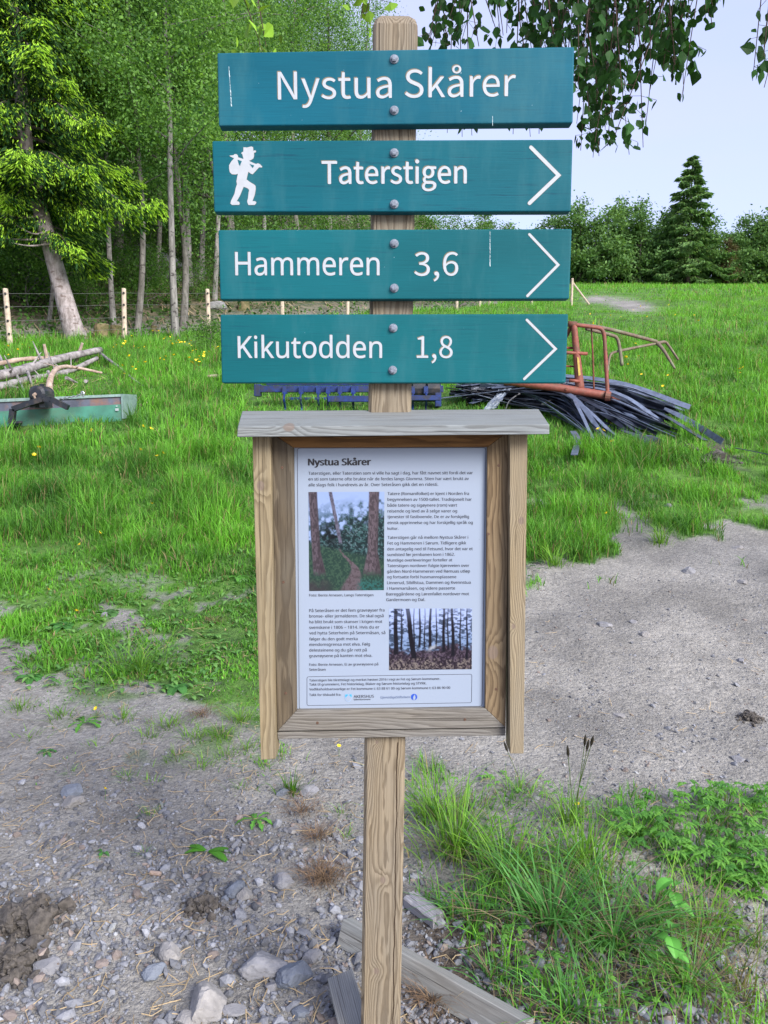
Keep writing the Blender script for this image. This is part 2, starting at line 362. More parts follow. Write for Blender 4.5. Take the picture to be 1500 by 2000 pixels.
# ------------------------------------------------------------------ grass
M_grass = leafmat('grass_blades', 0.4, 0.5, 0.25)
def blades(g, B, Hh, W, az, bend, colr, seg=3, tipfac=1.25):
    n = len(B); W = np.broadcast_to(np.asarray(W, float), (n,)); up = np.array((0, 0, 1.0)); d = np.stack([np.cos(az), np.sin(az), np.zeros(n)], 1)
    tw = az + np.pi / 2 + rng.normal(0, .5, n); sd = np.stack([np.cos(tw), np.sin(tw), np.zeros(n)], 1)
    ts = np.linspace(0, 1, seg + 1); Vs = []; Cs = []
    for k, tt in enumerate(ts):
        c = B + d * (bend * Hh * tt ** 1.8)[:, None] + up * (Hh * tt * (1 - .35 * np.minimum(bend, 1.6) * tt ** 1.5))[:, None]
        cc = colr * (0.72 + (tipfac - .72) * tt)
        if k < seg:
            w = (W * (1 - .75 * tt ** 1.5) * (0.8 + .2 * np.sin(np.pi * min(1, tt * 1.5))))[:, None] * .5
            Vs += [c - sd * w, c + sd * w]; Cs += [cc, cc]
        else: Vs.append(c); Cs.append(cc)
    m = 2 * seg + 1
    VV = np.stack(Vs, 1).reshape(-1, 3); CC = np.stack(Cs, 1).reshape(-1, 3); b = np.arange(n)[:, None] * m
    fs = [np.concatenate([b + 2 * k, b + 2 * k + 1, b + 2 * k + 3, b + 2 * k + 2], 1) for k in range(seg - 1)]
    fs.append(np.concatenate([b + 2 * seg - 2, b + 2 * seg - 1, b + 2 * seg], 1))
    g.add(VV, fs, CC); return g
def grasscol(n, x, y, dry=0.06):
    a = np.array((0.065, 0.190, 0.030)); b = np.array((0.175, 0.455, 0.046)); cdry = np.array((0.30, 0.25, 0.12))
    f = np.clip(fbm(x * 1.1, y * 1.1, 41) * 1.2 + (fbm(x * 3.4, y * 3.4, 43, 2) - .5) * 1.3 - .12 + .25 * sstep(14, 40, y) + rng.normal(0, .22, n), 0, 1)[:, None]
    c = a * (1 - f) + b * f
    c = c * (1 + rng.normal(0, .12, n))[:, None]
    dm = rng.random(n) < dry; c[dm] = cdry * rng.uniform(.6, 1.2, dm.sum())[:, None]
    return np.clip(c, .004, 1)
def shortgrass(px, py):
    """grass pressed down around the things that lie in the meadow"""
    k = np.ones(px.shape)
    for x0, x1, y0, y1 in ((-100, 250, 785, 862), (480, 880, 765, 825), (880, 1310, 765, 862), (-100, 215, 715, 775), (1120, 1300, 572, 640)): k = np.where((px > x0) & (px < x1) & (py > y0) & (py < y1), .38, k)
    return k
def sow(n, y0, y1, hgt, wid, name_geo, power=1.0, seg=3, tall=1.0, spread=.68, dry=.06):
    dry = dry * 1.5; u = rng.random(n); y = (y0 ** power + u * (y1 ** power - y0 ** power)) ** (1 / power)
    x = rng.uniform(-1, 1, n) * (spread * y + .35)
    cv = cover(x, y); tuft = fbm(x * 2.6, y * 2.6, 55, 2); k = rng.random(n) < cv * sstep(.2, .55, tuft + cv * .15)
    k &= ~((behind(x, y) > 0.5) & (x / y < .16) & (rng.random(n) < .8))
    x, y, tuft, cv = x[k], y[k], tuft[k], cv[k]; n = len(x)
    px, py, _ = proj(x, y, H(x, y))
    low = sstep(960, 1180, py) * sstep(600, 480, px)
    hh = hgt * (0.5 + 1.15 * sstep(.38, .75, tuft)) * rng.uniform(.55, 1.25, n) * (1 - .62 * low) * (.4 + .6 * cv) * tall * shortgrass(px, py)
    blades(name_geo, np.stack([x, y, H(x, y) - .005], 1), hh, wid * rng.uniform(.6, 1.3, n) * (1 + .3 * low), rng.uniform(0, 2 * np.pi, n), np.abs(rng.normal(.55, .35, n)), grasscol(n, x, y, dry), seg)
g = Geo()
sow(68000, 1.6, 5.0, .10, .0050, g, 1.5)
sow(128000, 4.0, 9.0, .19, .0085, g, 1.6)
sow(132000, 8.5, 18.0, .22, .014, g, 1.7)
sow(102000, 17.0, 42.0, .21, .022, g, 1.6, 2)
sow(68000, 40.0, 97.0, .26, .06, g, 1.6, 2)
tag(g.build('grass', M_grass, colour=True), kind='stuff', label='bright green meadow grass on the slope', cat='grass')

# ------------------------------------------------------------------ gravel and straw
ico = bmesh.new(); bmesh.ops.create_icosphere(ico, subdivisions=1, radius=1.0)
ICO_V = np.array([v.co[:] for v in ico.verts]); ICO_F = np.array([[v.index for v in f.verts] for f in ico.faces]); ico.free()
ico = bmesh.new(); bmesh.ops.create_icosphere(ico, subdivisions=2, radius=1.0)
ICO2_V = np.array([v.co[:] for v in ico.verts]); ICO2_F = np.array([[v.index for v in f.verts] for f in ico.faces]); ico.free()
ico = bmesh.new(); bmesh.ops.create_icosphere(ico, subdivisions=4, radius=1.0)
ICO3_V = np.array([v.co[:] for v in ico.verts]); ICO3_F = np.array([[v.index for v in f.verts] for f in ico.faces]); ico.free()
M_stone = None
t = Nt('crushed_stone'); a = t.n('Attribute', attribute_name='col').outputs['Color']; p = t.obj()
M_stone = t.end(t.bsdf(t.mix(1.0, a, t.ramp(t.noise(p, 90.0, 4.0, 0.7), [(0.3, 0.72), (0.7, 1.2)]), 'MULTIPLY'), 0.85, t.bump(t.noise(p, 160.0, 3.0, 0.6), 0.3, 0.002), Specular_IOR_Level=0.2))
def stonecol(n):
    c = np.array((0.170, 0.176, 0.192)) * rng.lognormal(0, .28, n)[:, None]
    w = rng.random(n) < .10; c[w] = np.array((0.21, 0.175, 0.155)) * rng.uniform(.8, 1.3, w.sum())[:, None]
    return np.clip(c, .03, .36)
def stones(g, x, y, r, sink=.3):
    n = len(x); Vb = ICO_V[None] * rng.uniform(.72, 1.18, (n, 12, 1)) * r[:, None, None] * rng.uniform(.6, 1.35, (n, 1, 3)) * np.array((1, 1, .7))
    a = rng.uniform(0, 2 * np.pi, n); ca, sa = np.cos(a)[:, None], np.sin(a)[:, None]
    tx = rng.normal(0, .4, n)[:, None]
    X = Vb[..., 0] * ca - Vb[..., 1] * sa; Yv = Vb[..., 0] * sa + Vb[..., 1] * ca; Zv = Vb[..., 2] + X * tx
    VV = np.stack([X + x[:, None], Yv + y[:, None], Zv + (H(x, y) + r * (.5 - sink))[:, None]], -1).reshape(-1, 3)
    F = (ICO_F[None] + (np.arange(n) * 12)[:, None, None]).reshape(-1, 3)
    g.add(VV, F, np.repeat(stonecol(n), 12, 0))
g = Geo()
n = 120000; y = rng.uniform(1.45, 2.0, n) ** 1.0 * 1.0; y = 1.4 + rng.random(n) ** 1.5 * 4.2; x = rng.uniform(-1, 1, n) * (.56 * y + .3)
px, py, _ = proj(x, y, H(x, y)); dens = np.where(px < 720, .16 + .52 * sstep(1380, 1680, py), .30 + .3 * (py > 1750))
dens = dens * sstep(.30, .62, fbm(x * 3.1, y * 3.1, 77, 2) + .12) * (1 - .8 * cover(x, y))
k = rng.random(n) < dens; x, y = x[k], y[k]
r = np.clip(rng.lognormal(np.log(.0047), .60, len(x)) * (.55 + .45 * sstep(1450, 1750, proj(x, y, H(x, y))[1])), .002, .021)
stones(g, x, y, r)
tag(g.build('gravel', M_stone, colour=True), kind='stuff', label='loose crushed grey gravel scattered on the trodden earth', cat='gravel')

M_straw = colmat('dry_straw', .8)
def straws(g, x, y, L, wd=.0022, lift=.006):
    n = len(x); a = rng.uniform(0, 2 * np.pi, n); d = np.stack([np.cos(a), np.sin(a)], 1); s_ = np.stack([-np.sin(a), np.cos(a)], 1)
    cs = np.array((0.34, 0.26, 0.15)) * rng.uniform(.55, 1.25, n)[:, None]; Vs = []; bow = rng.normal(0, .18, n)
    for q in (-1, 0, 1):
        c = np.stack([x, y], 1) + d * (q * L / 2)[:, None] + s_ * (bow * L * (1 - q * q))[:, None]
        z = H(c[:, 0], c[:, 1]) + lift + rng.uniform(0, .008, n)
        for e in (-1, 1): Vs.append(np.concatenate([c + s_ * e * wd / 2, (z + e * .0006)[:, None]], 1))
    VV = np.stack(Vs, 1).reshape(-1, 3); b = np.arange(n)[:, None] * 6
    g.add(VV, [np.concatenate([b, b + 1, b + 3, b + 2], 1), np.concatenate([b + 2, b + 3, b + 5, b + 4], 1)], np.repeat(cs, 6, 0))
g = Geo(); n = 5200; y = 1.4 + rng.random(n) ** 1.3 * 3.4; x = rng.uniform(-1, 1, n) * (.56 * y + .2)
px, py, _ = proj(x, y, H(x, y)); k = (rng.random(n) < np.where(px < 800, .75, .22)) & (fbm(x * 3, y * 3, 91, 2) > .42)
straws(g, x[k], y[k], rng.uniform(.02, .085, k.sum()))
tag(g.build('straw', M_straw, colour=True), kind='stuff', label='dry tan straw strewn over the gravel', cat='straw')

# ------------------------------------------------------------------ signpost
fdir = os.path.join(bpy.utils.system_resource('DATAFILES'), 'fonts')
def font(n):
    try: return bpy.data.fonts.load(os.path.join(fdir, n))
    except Exception: return None
F_SANS = font('NotoSansHebrew-Regular.woff2'); F_HUM = font('Noto Sans CJK Regular.woff2')
def glyphs(body, fnt, bold=0.0, spacing=1.0):
    """flat letters: vertices (x, y), triangles"""
    cu = bpy.data.curves.new('t', 'FONT'); cu.body = body; cu.size = 1.0; cu.offset = bold; cu.resolution_u = 5; cu.space_character = spacing
    if fnt: cu.font = fnt
    o = bpy.data.objects.new('t', cu); col.objects.link(o); bpy.context.view_layer.update()
    me = bpy.data.meshes.new_from_object(o.evaluated_get(bpy.context.evaluated_depsgraph_get()))
    bm = bmesh.new(); bm.from_mesh(me); bmesh.ops.triangulate(bm, faces=bm.faces)
    V = np.array([v.co[:2] for v in bm.verts]); F = np.array([[v.index for v in f.verts] for f in bm.faces])
    bm.free(); bpy.data.objects.remove(o); bpy.data.curves.remove(cu); bpy.data.meshes.remove(me)
    return V, F
_cap = {}
def capheight(f):
    k = f.name if f else ''
    if k not in _cap: _cap[k] = glyphs('H', f)[0][:, 1].max()
    return _cap[k]
def write(g, body, fnt, x0, y0, x1, Yf, cap=None, y1=None, m=0, shifts=((0, 0),)):
    """fit a line of lettering between two photo points of its baseline, on the plane y = Yf; shifts thicken it, in em"""
    Vt, Ft = glyphs(body, fnt)
    a, b = at(x0, y0, Yf), at(x1, y0 if y1 is None else y1, Yf)
    s = (b[0] - a[0]) / (Vt[:, 0].max() - Vt[:, 0].min()); sl = (b[2] - a[2]) / (b[0] - a[0])
    sy = s if cap is None else (at(x0, y0 - cap, Yf)[2] - a[2]) / capheight(fnt)
    xx = (Vt[:, 0] - Vt[:, 0].min()) * s
    for k, (dx, dy) in enumerate(shifts):
        g.add(np.stack([a[0] + xx + dx * sy, np.full(len(Vt), Yf - k * .00006), a[2] + (Vt[:, 1] + dy) * sy + xx * sl], 1), Ft[:, ::-1], m=m)
def flatpoly(pts):
    """triangulate one outline of (x, z) points"""
    from mathutils.geometry import tessellate_polygon
    P = [Vector((p[0], p[1], 0)) for p in pts]
    return np.array(tessellate_polygon([P]))

def teal(name, grain, fade, off, hue=(0.006, 0.107, 0.138)):
    t = Nt(name); p = t.n('Mapping', {'Vector': t.obj(), 'Location': (off, off * 1.7, off)}).outputs[0]
    streak = t.noise(t.scale(p, (7.0, 60.0, 150.0)), 1.0, 4.0, 0.65)
    big = t.noise(t.scale(p, (2.0, 8.0, 5.0)), 1.0, 3.0, 0.5)
    c = t.mix(t.ramp(big, [(0.3, 0.0), (0.7, 1.0)]), hue, tuple(q * fade for q in hue))
    c = t.mix(t.math('MULTIPLY', t.ramp(streak, [(0.60, 0.0), (0.70, 1.0)]), grain), c, (0.006, 0.055, 0.085))
    fine = t.noise(t.scale(p, (12.0, 100.0, 700.0)), 1.0, 2.0, 0.6)
    c = t.mix(1.0, c, t.ramp(fine, [(0.3, 0.90), (0.7, 1.08)]), 'MULTIPLY')
    fade = t.noise(t.scale(p, (9.0, 9.0, 2.2)), 1.0, 5.0, 0.7); c = t.mix(t.ramp(fade, [(0.50, 0.0), (0.72, 0.40)]), c, (0.045, 0.145, 0.165))
    chip = t.noise(p, 95.0, 2.0, 0.5); c = t.mix(t.ramp(chip, [(0.77, 0.0), (0.79, 0.55)]), c, (0.25, 0.36, 0.42))
    return t.end(t.bsdf(c, 0.5, t.bump(t.math('ADD', fine, t.math('MULTIPLY', streak, -1.2 * grain)), 0.25, 0.0008), Specular_IOR_Level=0.10))
M_white = plain('white_routed_paint', (0.36, 0.39, 0.42), 0.6, 0.08, 60)
M_edge = plain('bare_wood_edge', (0.17, 0.135, 0.085), 0.8, 0.2, 200)
M_galv = plain('galvanised_steel', (0.175, 0.205, 0.255), 0.6, 0.4, 250, metal=0.1)
M_post = wood('weathered_post_pine', 'Z', (0.274, 0.220, 0.144), (0.062, 0.039, 0.019), (0.197, 0.182, 0.154), 0.55, off=(0, .012, 1.62), depth=0.055, freq=235, knots=((0.47, -.012, .007), (0.245, -.024, .007), (0.80, -.030, .004)), crack=(0.0165, 0.0013, 0.80))
M_postgrey = None
M_roof = wood('grey_roof_plank', 'X', (0.227, 0.243, 0.238), (0.066, 0.066, 0.061), (0.216, 0.243, 0.257), 0.8, depth=0.10, freq=210, off=(0, 1.52, 0), knots=((-.195, -.012, .010),))
M_sideL = wood('pale_side_board_pine', 'Z', (0.305, 0.241, 0.136), (0.095, 0.064, 0.030), (0.227, 0.199, 0.144), 0.6, depth=0.06, freq=190, off=(0, -.262, .03), knots=((1.385, .0, .009),))
M_sideR = wood('straight_grained_side_board', 'Z', (0.303, 0.241, 0.147), (0.088, 0.059, 0.030), (0.254, 0.230, 0.178), 0.55, depth=0.02, freq=240, warp=1.2, off=(0, .35, .03), knots=((1.31, -.057, .007), (1.08, -.07, .005)))
M_frT = wood('brown_frame_pine', 'X', (0.216, 0.108, 0.036), (0.044, 0.018, 0.006), (0.144, 0.084, 0.036), 0.4, depth=0.05, freq=220, off=(0, 1.465, 0.02))  # top board, a warmer brown than the other frame boards
M_frL = wood('grey_brown_frame_pine', 'Z', (0.138, 0.106, 0.066), (0.034, 0.023, 0.014), (0.121, 0.109, 0.087), 0.75, depth=0.08, freq=220, off=(0, -.21, .0))
M_frR = wood('bold_grained_frame_pine', 'Z', (0.216, 0.153, 0.084), (0.042, 0.021, 0.009), (0.187, 0.149, 0.099), 0.5, depth=0.035, freq=140, warp=2.8, off=(0, .215, .0), knots=((1.015, .025, .013), (1.30, .0, .004)))
M_frB = wood('grey_frame_pine', 'X', (0.201, 0.184, 0.153), (0.062, 0.051, 0.041), (0.201, 0.197, 0.187), 0.8, depth=0.05, freq=200, off=(0, .905, .02), knots=((.16, .005, .008),))
M_screw = plain('rusty_screw', (0.13, 0.075, 0.05), 0.6, 0.4, 300, metal=0.4)

YB = 1.650                                      # front faces of the four name boards
sign = thing('signpost', (0, 1.72, 0), 'weathered wooden post bolted with four teal name boards above a framed notice', 'signpost')
def under(o): o.parent = sign; o.matrix_parent_inverse.identity(); o.location = Vector(o.location) - sign.location; return o
# post, drawn in its own upright space then leaned
hw, hd, ch, hp = .0465, .048, .007, 2.355
ring = [(-hw + ch, -hd), (hw - ch, -hd), (hw, -hd + ch), (hw, hd - ch), (hw - ch, hd), (-hw + ch, hd), (-hw, hd - ch), (-hw, -hd + ch)]
lv = [(-.45, 1, 0), (1.0, 1, 0), (hp - .036, 1, 0), (hp - .022, .985, 0), (hp - .008, .88, 0), (hp, .70, 0), (hp + .002, .40, 0)]
Vp = np.array([(x * s, y * (s if z > hp - .01 else 1) , z) for z, s, _ in lv for x, y in ring]); nr = len(ring)
Fp = [(i * nr + j, i * nr + (j + 1) % nr, (i + 1) * nr + (j + 1) % nr, (i + 1) * nr + j) for i in range(len(lv) - 1) for j in range(nr)]
g = Geo().add(Vp, np.array(Fp)); g.poly(Vp[-nr:])
post = g.build('post', M_post, sign); post.rotation_euler = (0, .014, 0); post.location = (-.0092, 1.725 - 1.72, 0)

def chevron(x0, y0, x1, y1, x2, y2, wpx, Yf):
    A, B, C = at(x0, y0, Yf)[[0, 2]], at(x1, y1, Yf)[[0, 2]], at(x2, y2, Yf)[[0, 2]]; w = wpx / FPX * 1.6 / 2
    d1 = (B - A) / np.linalg.norm(B - A); d2 = (C - B) / np.linalg.norm(C - B)
    n1 = np.array((-d1[1], d1[0])) * w; n2 = np.array((-d2[1], d2[0])) * w
    nb = (n1 + n2); nb = nb / (nb @ nb) * (2 * w * w) if nb @ nb > 0 else n1
    def cap(c, d, n): return [c + n * math.cos(a) + d * w * math.sin(a) for a in np.linspace(0, math.pi, 7)]
    out = cap(A, -d1, -n1) + [B + nb] + cap(C, d2, n2) + [B - nb]
    return out
def put_poly(g, pts2, Yf, m):
    tr = flatpoly(pts2); P = np.array([(p[0], Yf, p[1]) for p in pts2]); g.add(P, tr, m=m)
def grown(pts2, e):
    P = np.array(pts2); n = len(P); o = []
    area = sum(P[i][0] * P[(i + 1) % n][1] - P[(i + 1) % n][0] * P[i][1] for i in range(n)); sg = 1 if area > 0 else -1
    for i in range(n):
        a, b, c = P[i - 1], P[i], P[(i + 1) % n]; t1 = b - a; t2 = c - b
        n1 = np.array((t1[1], -t1[0])) / (np.linalg.norm(t1) + 1e-9); n2 = np.array((t2[1], -t2[0])) / (np.linalg.norm(t2) + 1e-9)
        q = n1 + n2; o.append(b + sg * e * q / max(q @ q / 2, .6))
    return o
def bolt(px, py, parent, Yf):
    c = at(px, py, Yf); g = Geo()
    V, F = tube([c, c + (0, -.0018, 0)], .0090, 20); g.add(V, F)
    V, F = tube([c + (0, -.0018, 0), c + (0, -.0026, 0)], [.0090, .0080], 20); g.add(V, F)
    V, F = tube([c + (0, -.0020, 0), c + (0, -.0075, 0)], .0066, 6); g.add(V, F)
    V, F = tube([c + (0, -.0075, 0), c + (0, -.0084, 0)], [.0060, .0046], 6); g.add(V, F)
    o = g.build('bolt', M_galv, parent); return o
BOARDS = [
 dict(pix=[(424, 103), (1122, 91), (1119, 240), (427, 246)], label='topmost teal board with the white place name and no arrow', mat=teal('teal_paint_smooth', .40, .68, 3.1, (0.006, 0.100, 0.150)), th=.030,
      text=[('Nystua Skårer', F_HUM, 543, 194.5, 1007, 187.5, 54, 0)], bolts=[(770, 116), (770, 216)]),
 dict(pix=[(414, 275), (1119, 272), (1115, 413), (418, 414)], label='second teal board with the walking figure and dark cracks along its grain', mat=teal('teal_paint_cracked', .95, .72, 8.3, (0.006, 0.104, 0.139)), th=.028,
      text=[('Taterstigen', F_HUM, 629, 359, 911, 358, 44, .004)], bolts=[(770, 299), (770, 399)], arrow=(1037, 288, 1091, 342.5, 1034, 397, 6.8)),
 dict(pix=[(426, 449), (1117, 447), (1112, 584), (430, 585)], label='third teal board with arrow and the distance 3,6', mat=teal('teal_paint_plain', .45, .74, 14.9, (0.006, 0.107, 0.130)), th=.028,
      text=[('Hammeren', F_SANS, 460, 537.5, 741, 537.5, 45, .005), ('3,6', F_HUM, 809, 538.5, 895, 538, 45, 0)], bolts=[(770, 476), (770, 563)], arrow=(1034, 458, 1090, 517.5, 1030, 578, 4.8)),
 dict(pix=[(430, 614), (1110, 613), (1105, 748), (433, 748)], label='lowest teal board with arrow and the distance 1,8', mat=teal('teal_paint_worn', .5, .74, 22.7, (0.006, 0.110, 0.130)), th=.028,
      text=[('Kikutodden', F_SANS, 465, 699, 746, 699, 42, .005), ('1,8', F_HUM, 814, 699, 884, 699, 42, 0)], bolts=[(768, 641), (767, 723)], arrow=(1029, 625, 1085, 681.5, 1024, 740, 4.8)),
]
MAN = [(608,238),(700,245),(780,225),(822,218),(858,240),(865,330),(915,318),(935,340),(925,370),(880,382),(882,470),(862,530),(810,565),(752,592),(830,630),(930,672),(985,655),(1040,680),(1095,740),(1085,762),(1010,760),(930,850),(845,940),(800,925),(735,872),(712,960),(688,1075),(770,1140),(890,1210),(922,1245),(925,1330),(900,1480),(840,1640),(900,1640),(942,1665),(930,1710),(890,1738),(740,1738),(715,1690),(705,1640),(728,1560),(740,1420),(758,1350),(715,1305),(612,1265),(560,1390),(510,1510),(432,1640),(490,1655),(512,1695),(495,1735),(310,1738),(268,1700),(285,1630),(375,1450),(410,1290),(440,1200),(425,1120),(445,1020),(465,930),(400,945),(310,940),(255,890),(235,800),(235,710),(290,610),(365,525),(270,480),(240,455),(345,445),(385,415),(430,420),(460,450),(470,500),(612,545),(590,470),(582,425),(550,395),(570,365),(605,355)]
HOLES = [[(455, 562), (568, 600), (540, 660), (518, 730), (485, 670)], [(765, 672), (888, 712), (850, 780), (810, 730)]]
E_ = .0011
for bd in BOARDS:
    o = slab('sign_board', bd['pix'], YB, bd['th'], bd['mat'], sign, .0035, 3); under(o); tag(o, bd['label'])
    for txt, f, x0, y0, x1, y1, capp, bold in bd['text']:
        g = Geo(); q = bold
        write(g, txt, f, x0, y0, x1, YB - .0007, capp, y1, 0, [(q, 0), (-q, 0), (0, q * .7), (0, -q * .7)] if q else [(0, 0)])
        write(g, txt, f, x0, y0, x1, YB - .0003, capp, y1, 1, [(-.007 - q, .009 + q * .5)])
        l = g.build('lettering', [M_white, M_edge], o)
    if 'arrow' in bd:
        pts = chevron(*bd['arrow'], YB); g = Geo(); put_poly(g, pts, YB - .0006, 0); put_poly(g, grown(pts, E_ * .5), YB - .0003, 1)
        g.build('arrow', [M_white, M_edge], o)
    if bd is BOARDS[1]:
        cv = lambda P: [at(430 + x / 13.33, 270 + y / 13.33, YB)[[0, 2]] for x, y in P]
        g = Geo(); put_poly(g, cv(MAN), YB - .0006, 0); put_poly(g, grown(cv(MAN), E_ * .4), YB - .0003, 1)
        for h in HOLES: put_poly(g, cv(h), YB - .0009, 2)
        g.build('walking_figure', [M_white, M_edge, bd['mat']], o)
    for bx, by in bd['bolts']: bolt(bx, by, o, YB)
# paint scrapes on the boards
M_scr = plain('scraped_paint', (0.50, 0.62, 0.66), 0.7, 0.35, 400)
def scrape(px0, py0, px1, py1, w, board, n):
    g = Geo()
    for i in range(n):
        f = (i + rng.uniform(.1, .5)) / n; ln = rng.uniform(.8, 1.3) / n; ww = w * rng.uniform(.3, 1)
        a = at(px0 + (px1 - px0) * f, py0 + (py1 - py0) * f, YB); b = at(px0 + (px1 - px0) * (f + ln), py0 + (py1 - py0) * (f + ln), YB)
        q = np.array((ww, 0, 0)); y = np.array((0, -.0004, 0)); g.add([a - q * .6 + y, a + q * .4 + y, b + q * .7 + y, b - q * .3 + y], np.array([[0, 1, 2, 3]]))
    g.build('paint_scrape', M_scr, board)
bobs = [o for o in sign.children if o.name.startswith('sign_board')]
scrape(447, 128, 452, 206, .0018, bobs[0], 12); scrape(962, 226, 962, 242, .0012, bobs[0], 3); scrape(957, 449, 957, 516, .0016, bobs[2], 9)

# notice board
roofpix_f = [(464.3, 833.5), (1073, 829), (1073, 848.5), (463, 854)]
A = [at(x, y, 1.585) for x, y in roofpix_f]; b0, b1 = at(473, 802.5, 1.695), at(1052, 798.8, 1.695)
dn = np.array((0, .004, -.026))
g = Geo().add(*box8(np.array([A[0], A[1], A[2], A[3]]), np.array([b0, b1, b1 + dn, b0 + dn])))
roof = under(bevel(g.build('roof_board', M_roof, sign), .0012, 1))
under(tag(slab('side_board', [(492.5, 846), (528, 846), (538.5, 1482), (509.4, 1484.5)], 1.630, .058, M_sideL, sign, .0015), 'yellowish side board at the left edge of the notice'))
under(tag(slab('side_board', [(995.5, 842), (1030.6, 842), (1022.8, 1472), (996.2, 1472)], 1.630, .058, M_sideR, sign, .0015), 'straight-grained side board at the right edge of the notice'))
oTL, oTR, oBR, oBL = (530, 846), (994.5, 842), (987.5, 1421), (541.5, 1428.5)
iTL, iTR, iBR, iBL = (573.5, 874.5), (952, 873.2), (947.5, 1383.5), (579.5, 1387.5)
YF = 1.6545
fT = under(tag(slab('frame_board', [oTL, oTR, iTR, iTL], YF, .02, M_frT, sign, .0012, 1), 'brown top board of the notice frame'))
fL = under(slab('frame_board', [oTL, iTL, iBL, oBL], YF, .02, M_frL, sign, .0012, 1))
fR = under(tag(slab('frame_board', [iTR, oTR, oBR, iBR], YF, .02, M_frR, sign, .0012, 1), 'right board of the notice frame with bold wavy grain'))
fB = under(slab('frame_board', [iBL, iBR, oBR, oBL], YF, .02, M_frB, sign, .0012, 1))
under(slab('backing_board', [(538, 860), (990, 860), (987, 1430), (541.5, 1441.5)], 1.6735, .004, M_frB, sign, 0))
bb = slab('bottom_rail', [(541.5, 1430), (987.5, 1422.6), (986.5, 1437), (542, 1443.5)], 1.659, .0145, M_frB, sign, .0012, 1); under(bb)
for px, py, par in ((551, 913, fL), (553.5, 1137, fL), (558, 1354, fL), (974, 909, fR), (954, 1043, fR), (969, 1346, fR), (620, 1412, fB), (908, 1405.5, fB)):
    c = at(px, py, YF); g = Geo(); g.add(*tube([c + (0, .001, 0), c + (0, -.0006, 0)], [.0034, .0030], 14)); g.add(*boxc(c + (0, -.0007, 0), (.0022, .0002, .0005))); g.build('screw', M_screw, par)

# the printed sheet
YS = 1.6660
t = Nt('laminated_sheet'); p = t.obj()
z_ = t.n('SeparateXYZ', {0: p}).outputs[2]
c = t.mix(t.ramp(t.noise(p, 5.0, 3.0, 0.5), [(0.3, 0.0), (0.7, 0.5)]), (0.262, 0.312, 0.395), (0.282, 0.327, 0.40))  # white sheet with the sky's blue tint put into its colour
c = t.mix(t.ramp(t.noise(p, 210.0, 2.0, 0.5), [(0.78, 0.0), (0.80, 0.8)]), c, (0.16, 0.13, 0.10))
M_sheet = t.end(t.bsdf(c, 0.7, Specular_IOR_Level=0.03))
M_ink = plain('printed_ink', (0.012, 0.012, 0.018), 0.6, 0.0)
M_blue = plain('cyan_ink', (0.03, 0.30, 0.72), 0.5, 0.0); M_navy = plain('blue_ink', (0.015, 0.07, 0.42), 0.5, 0.0)
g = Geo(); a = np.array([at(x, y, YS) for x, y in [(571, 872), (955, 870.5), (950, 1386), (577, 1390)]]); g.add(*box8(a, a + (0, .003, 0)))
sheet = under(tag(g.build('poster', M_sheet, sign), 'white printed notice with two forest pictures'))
K = 3.7025; zx = lambda X: 560 + X / K; zy = lambda Y: 860 + Y / K
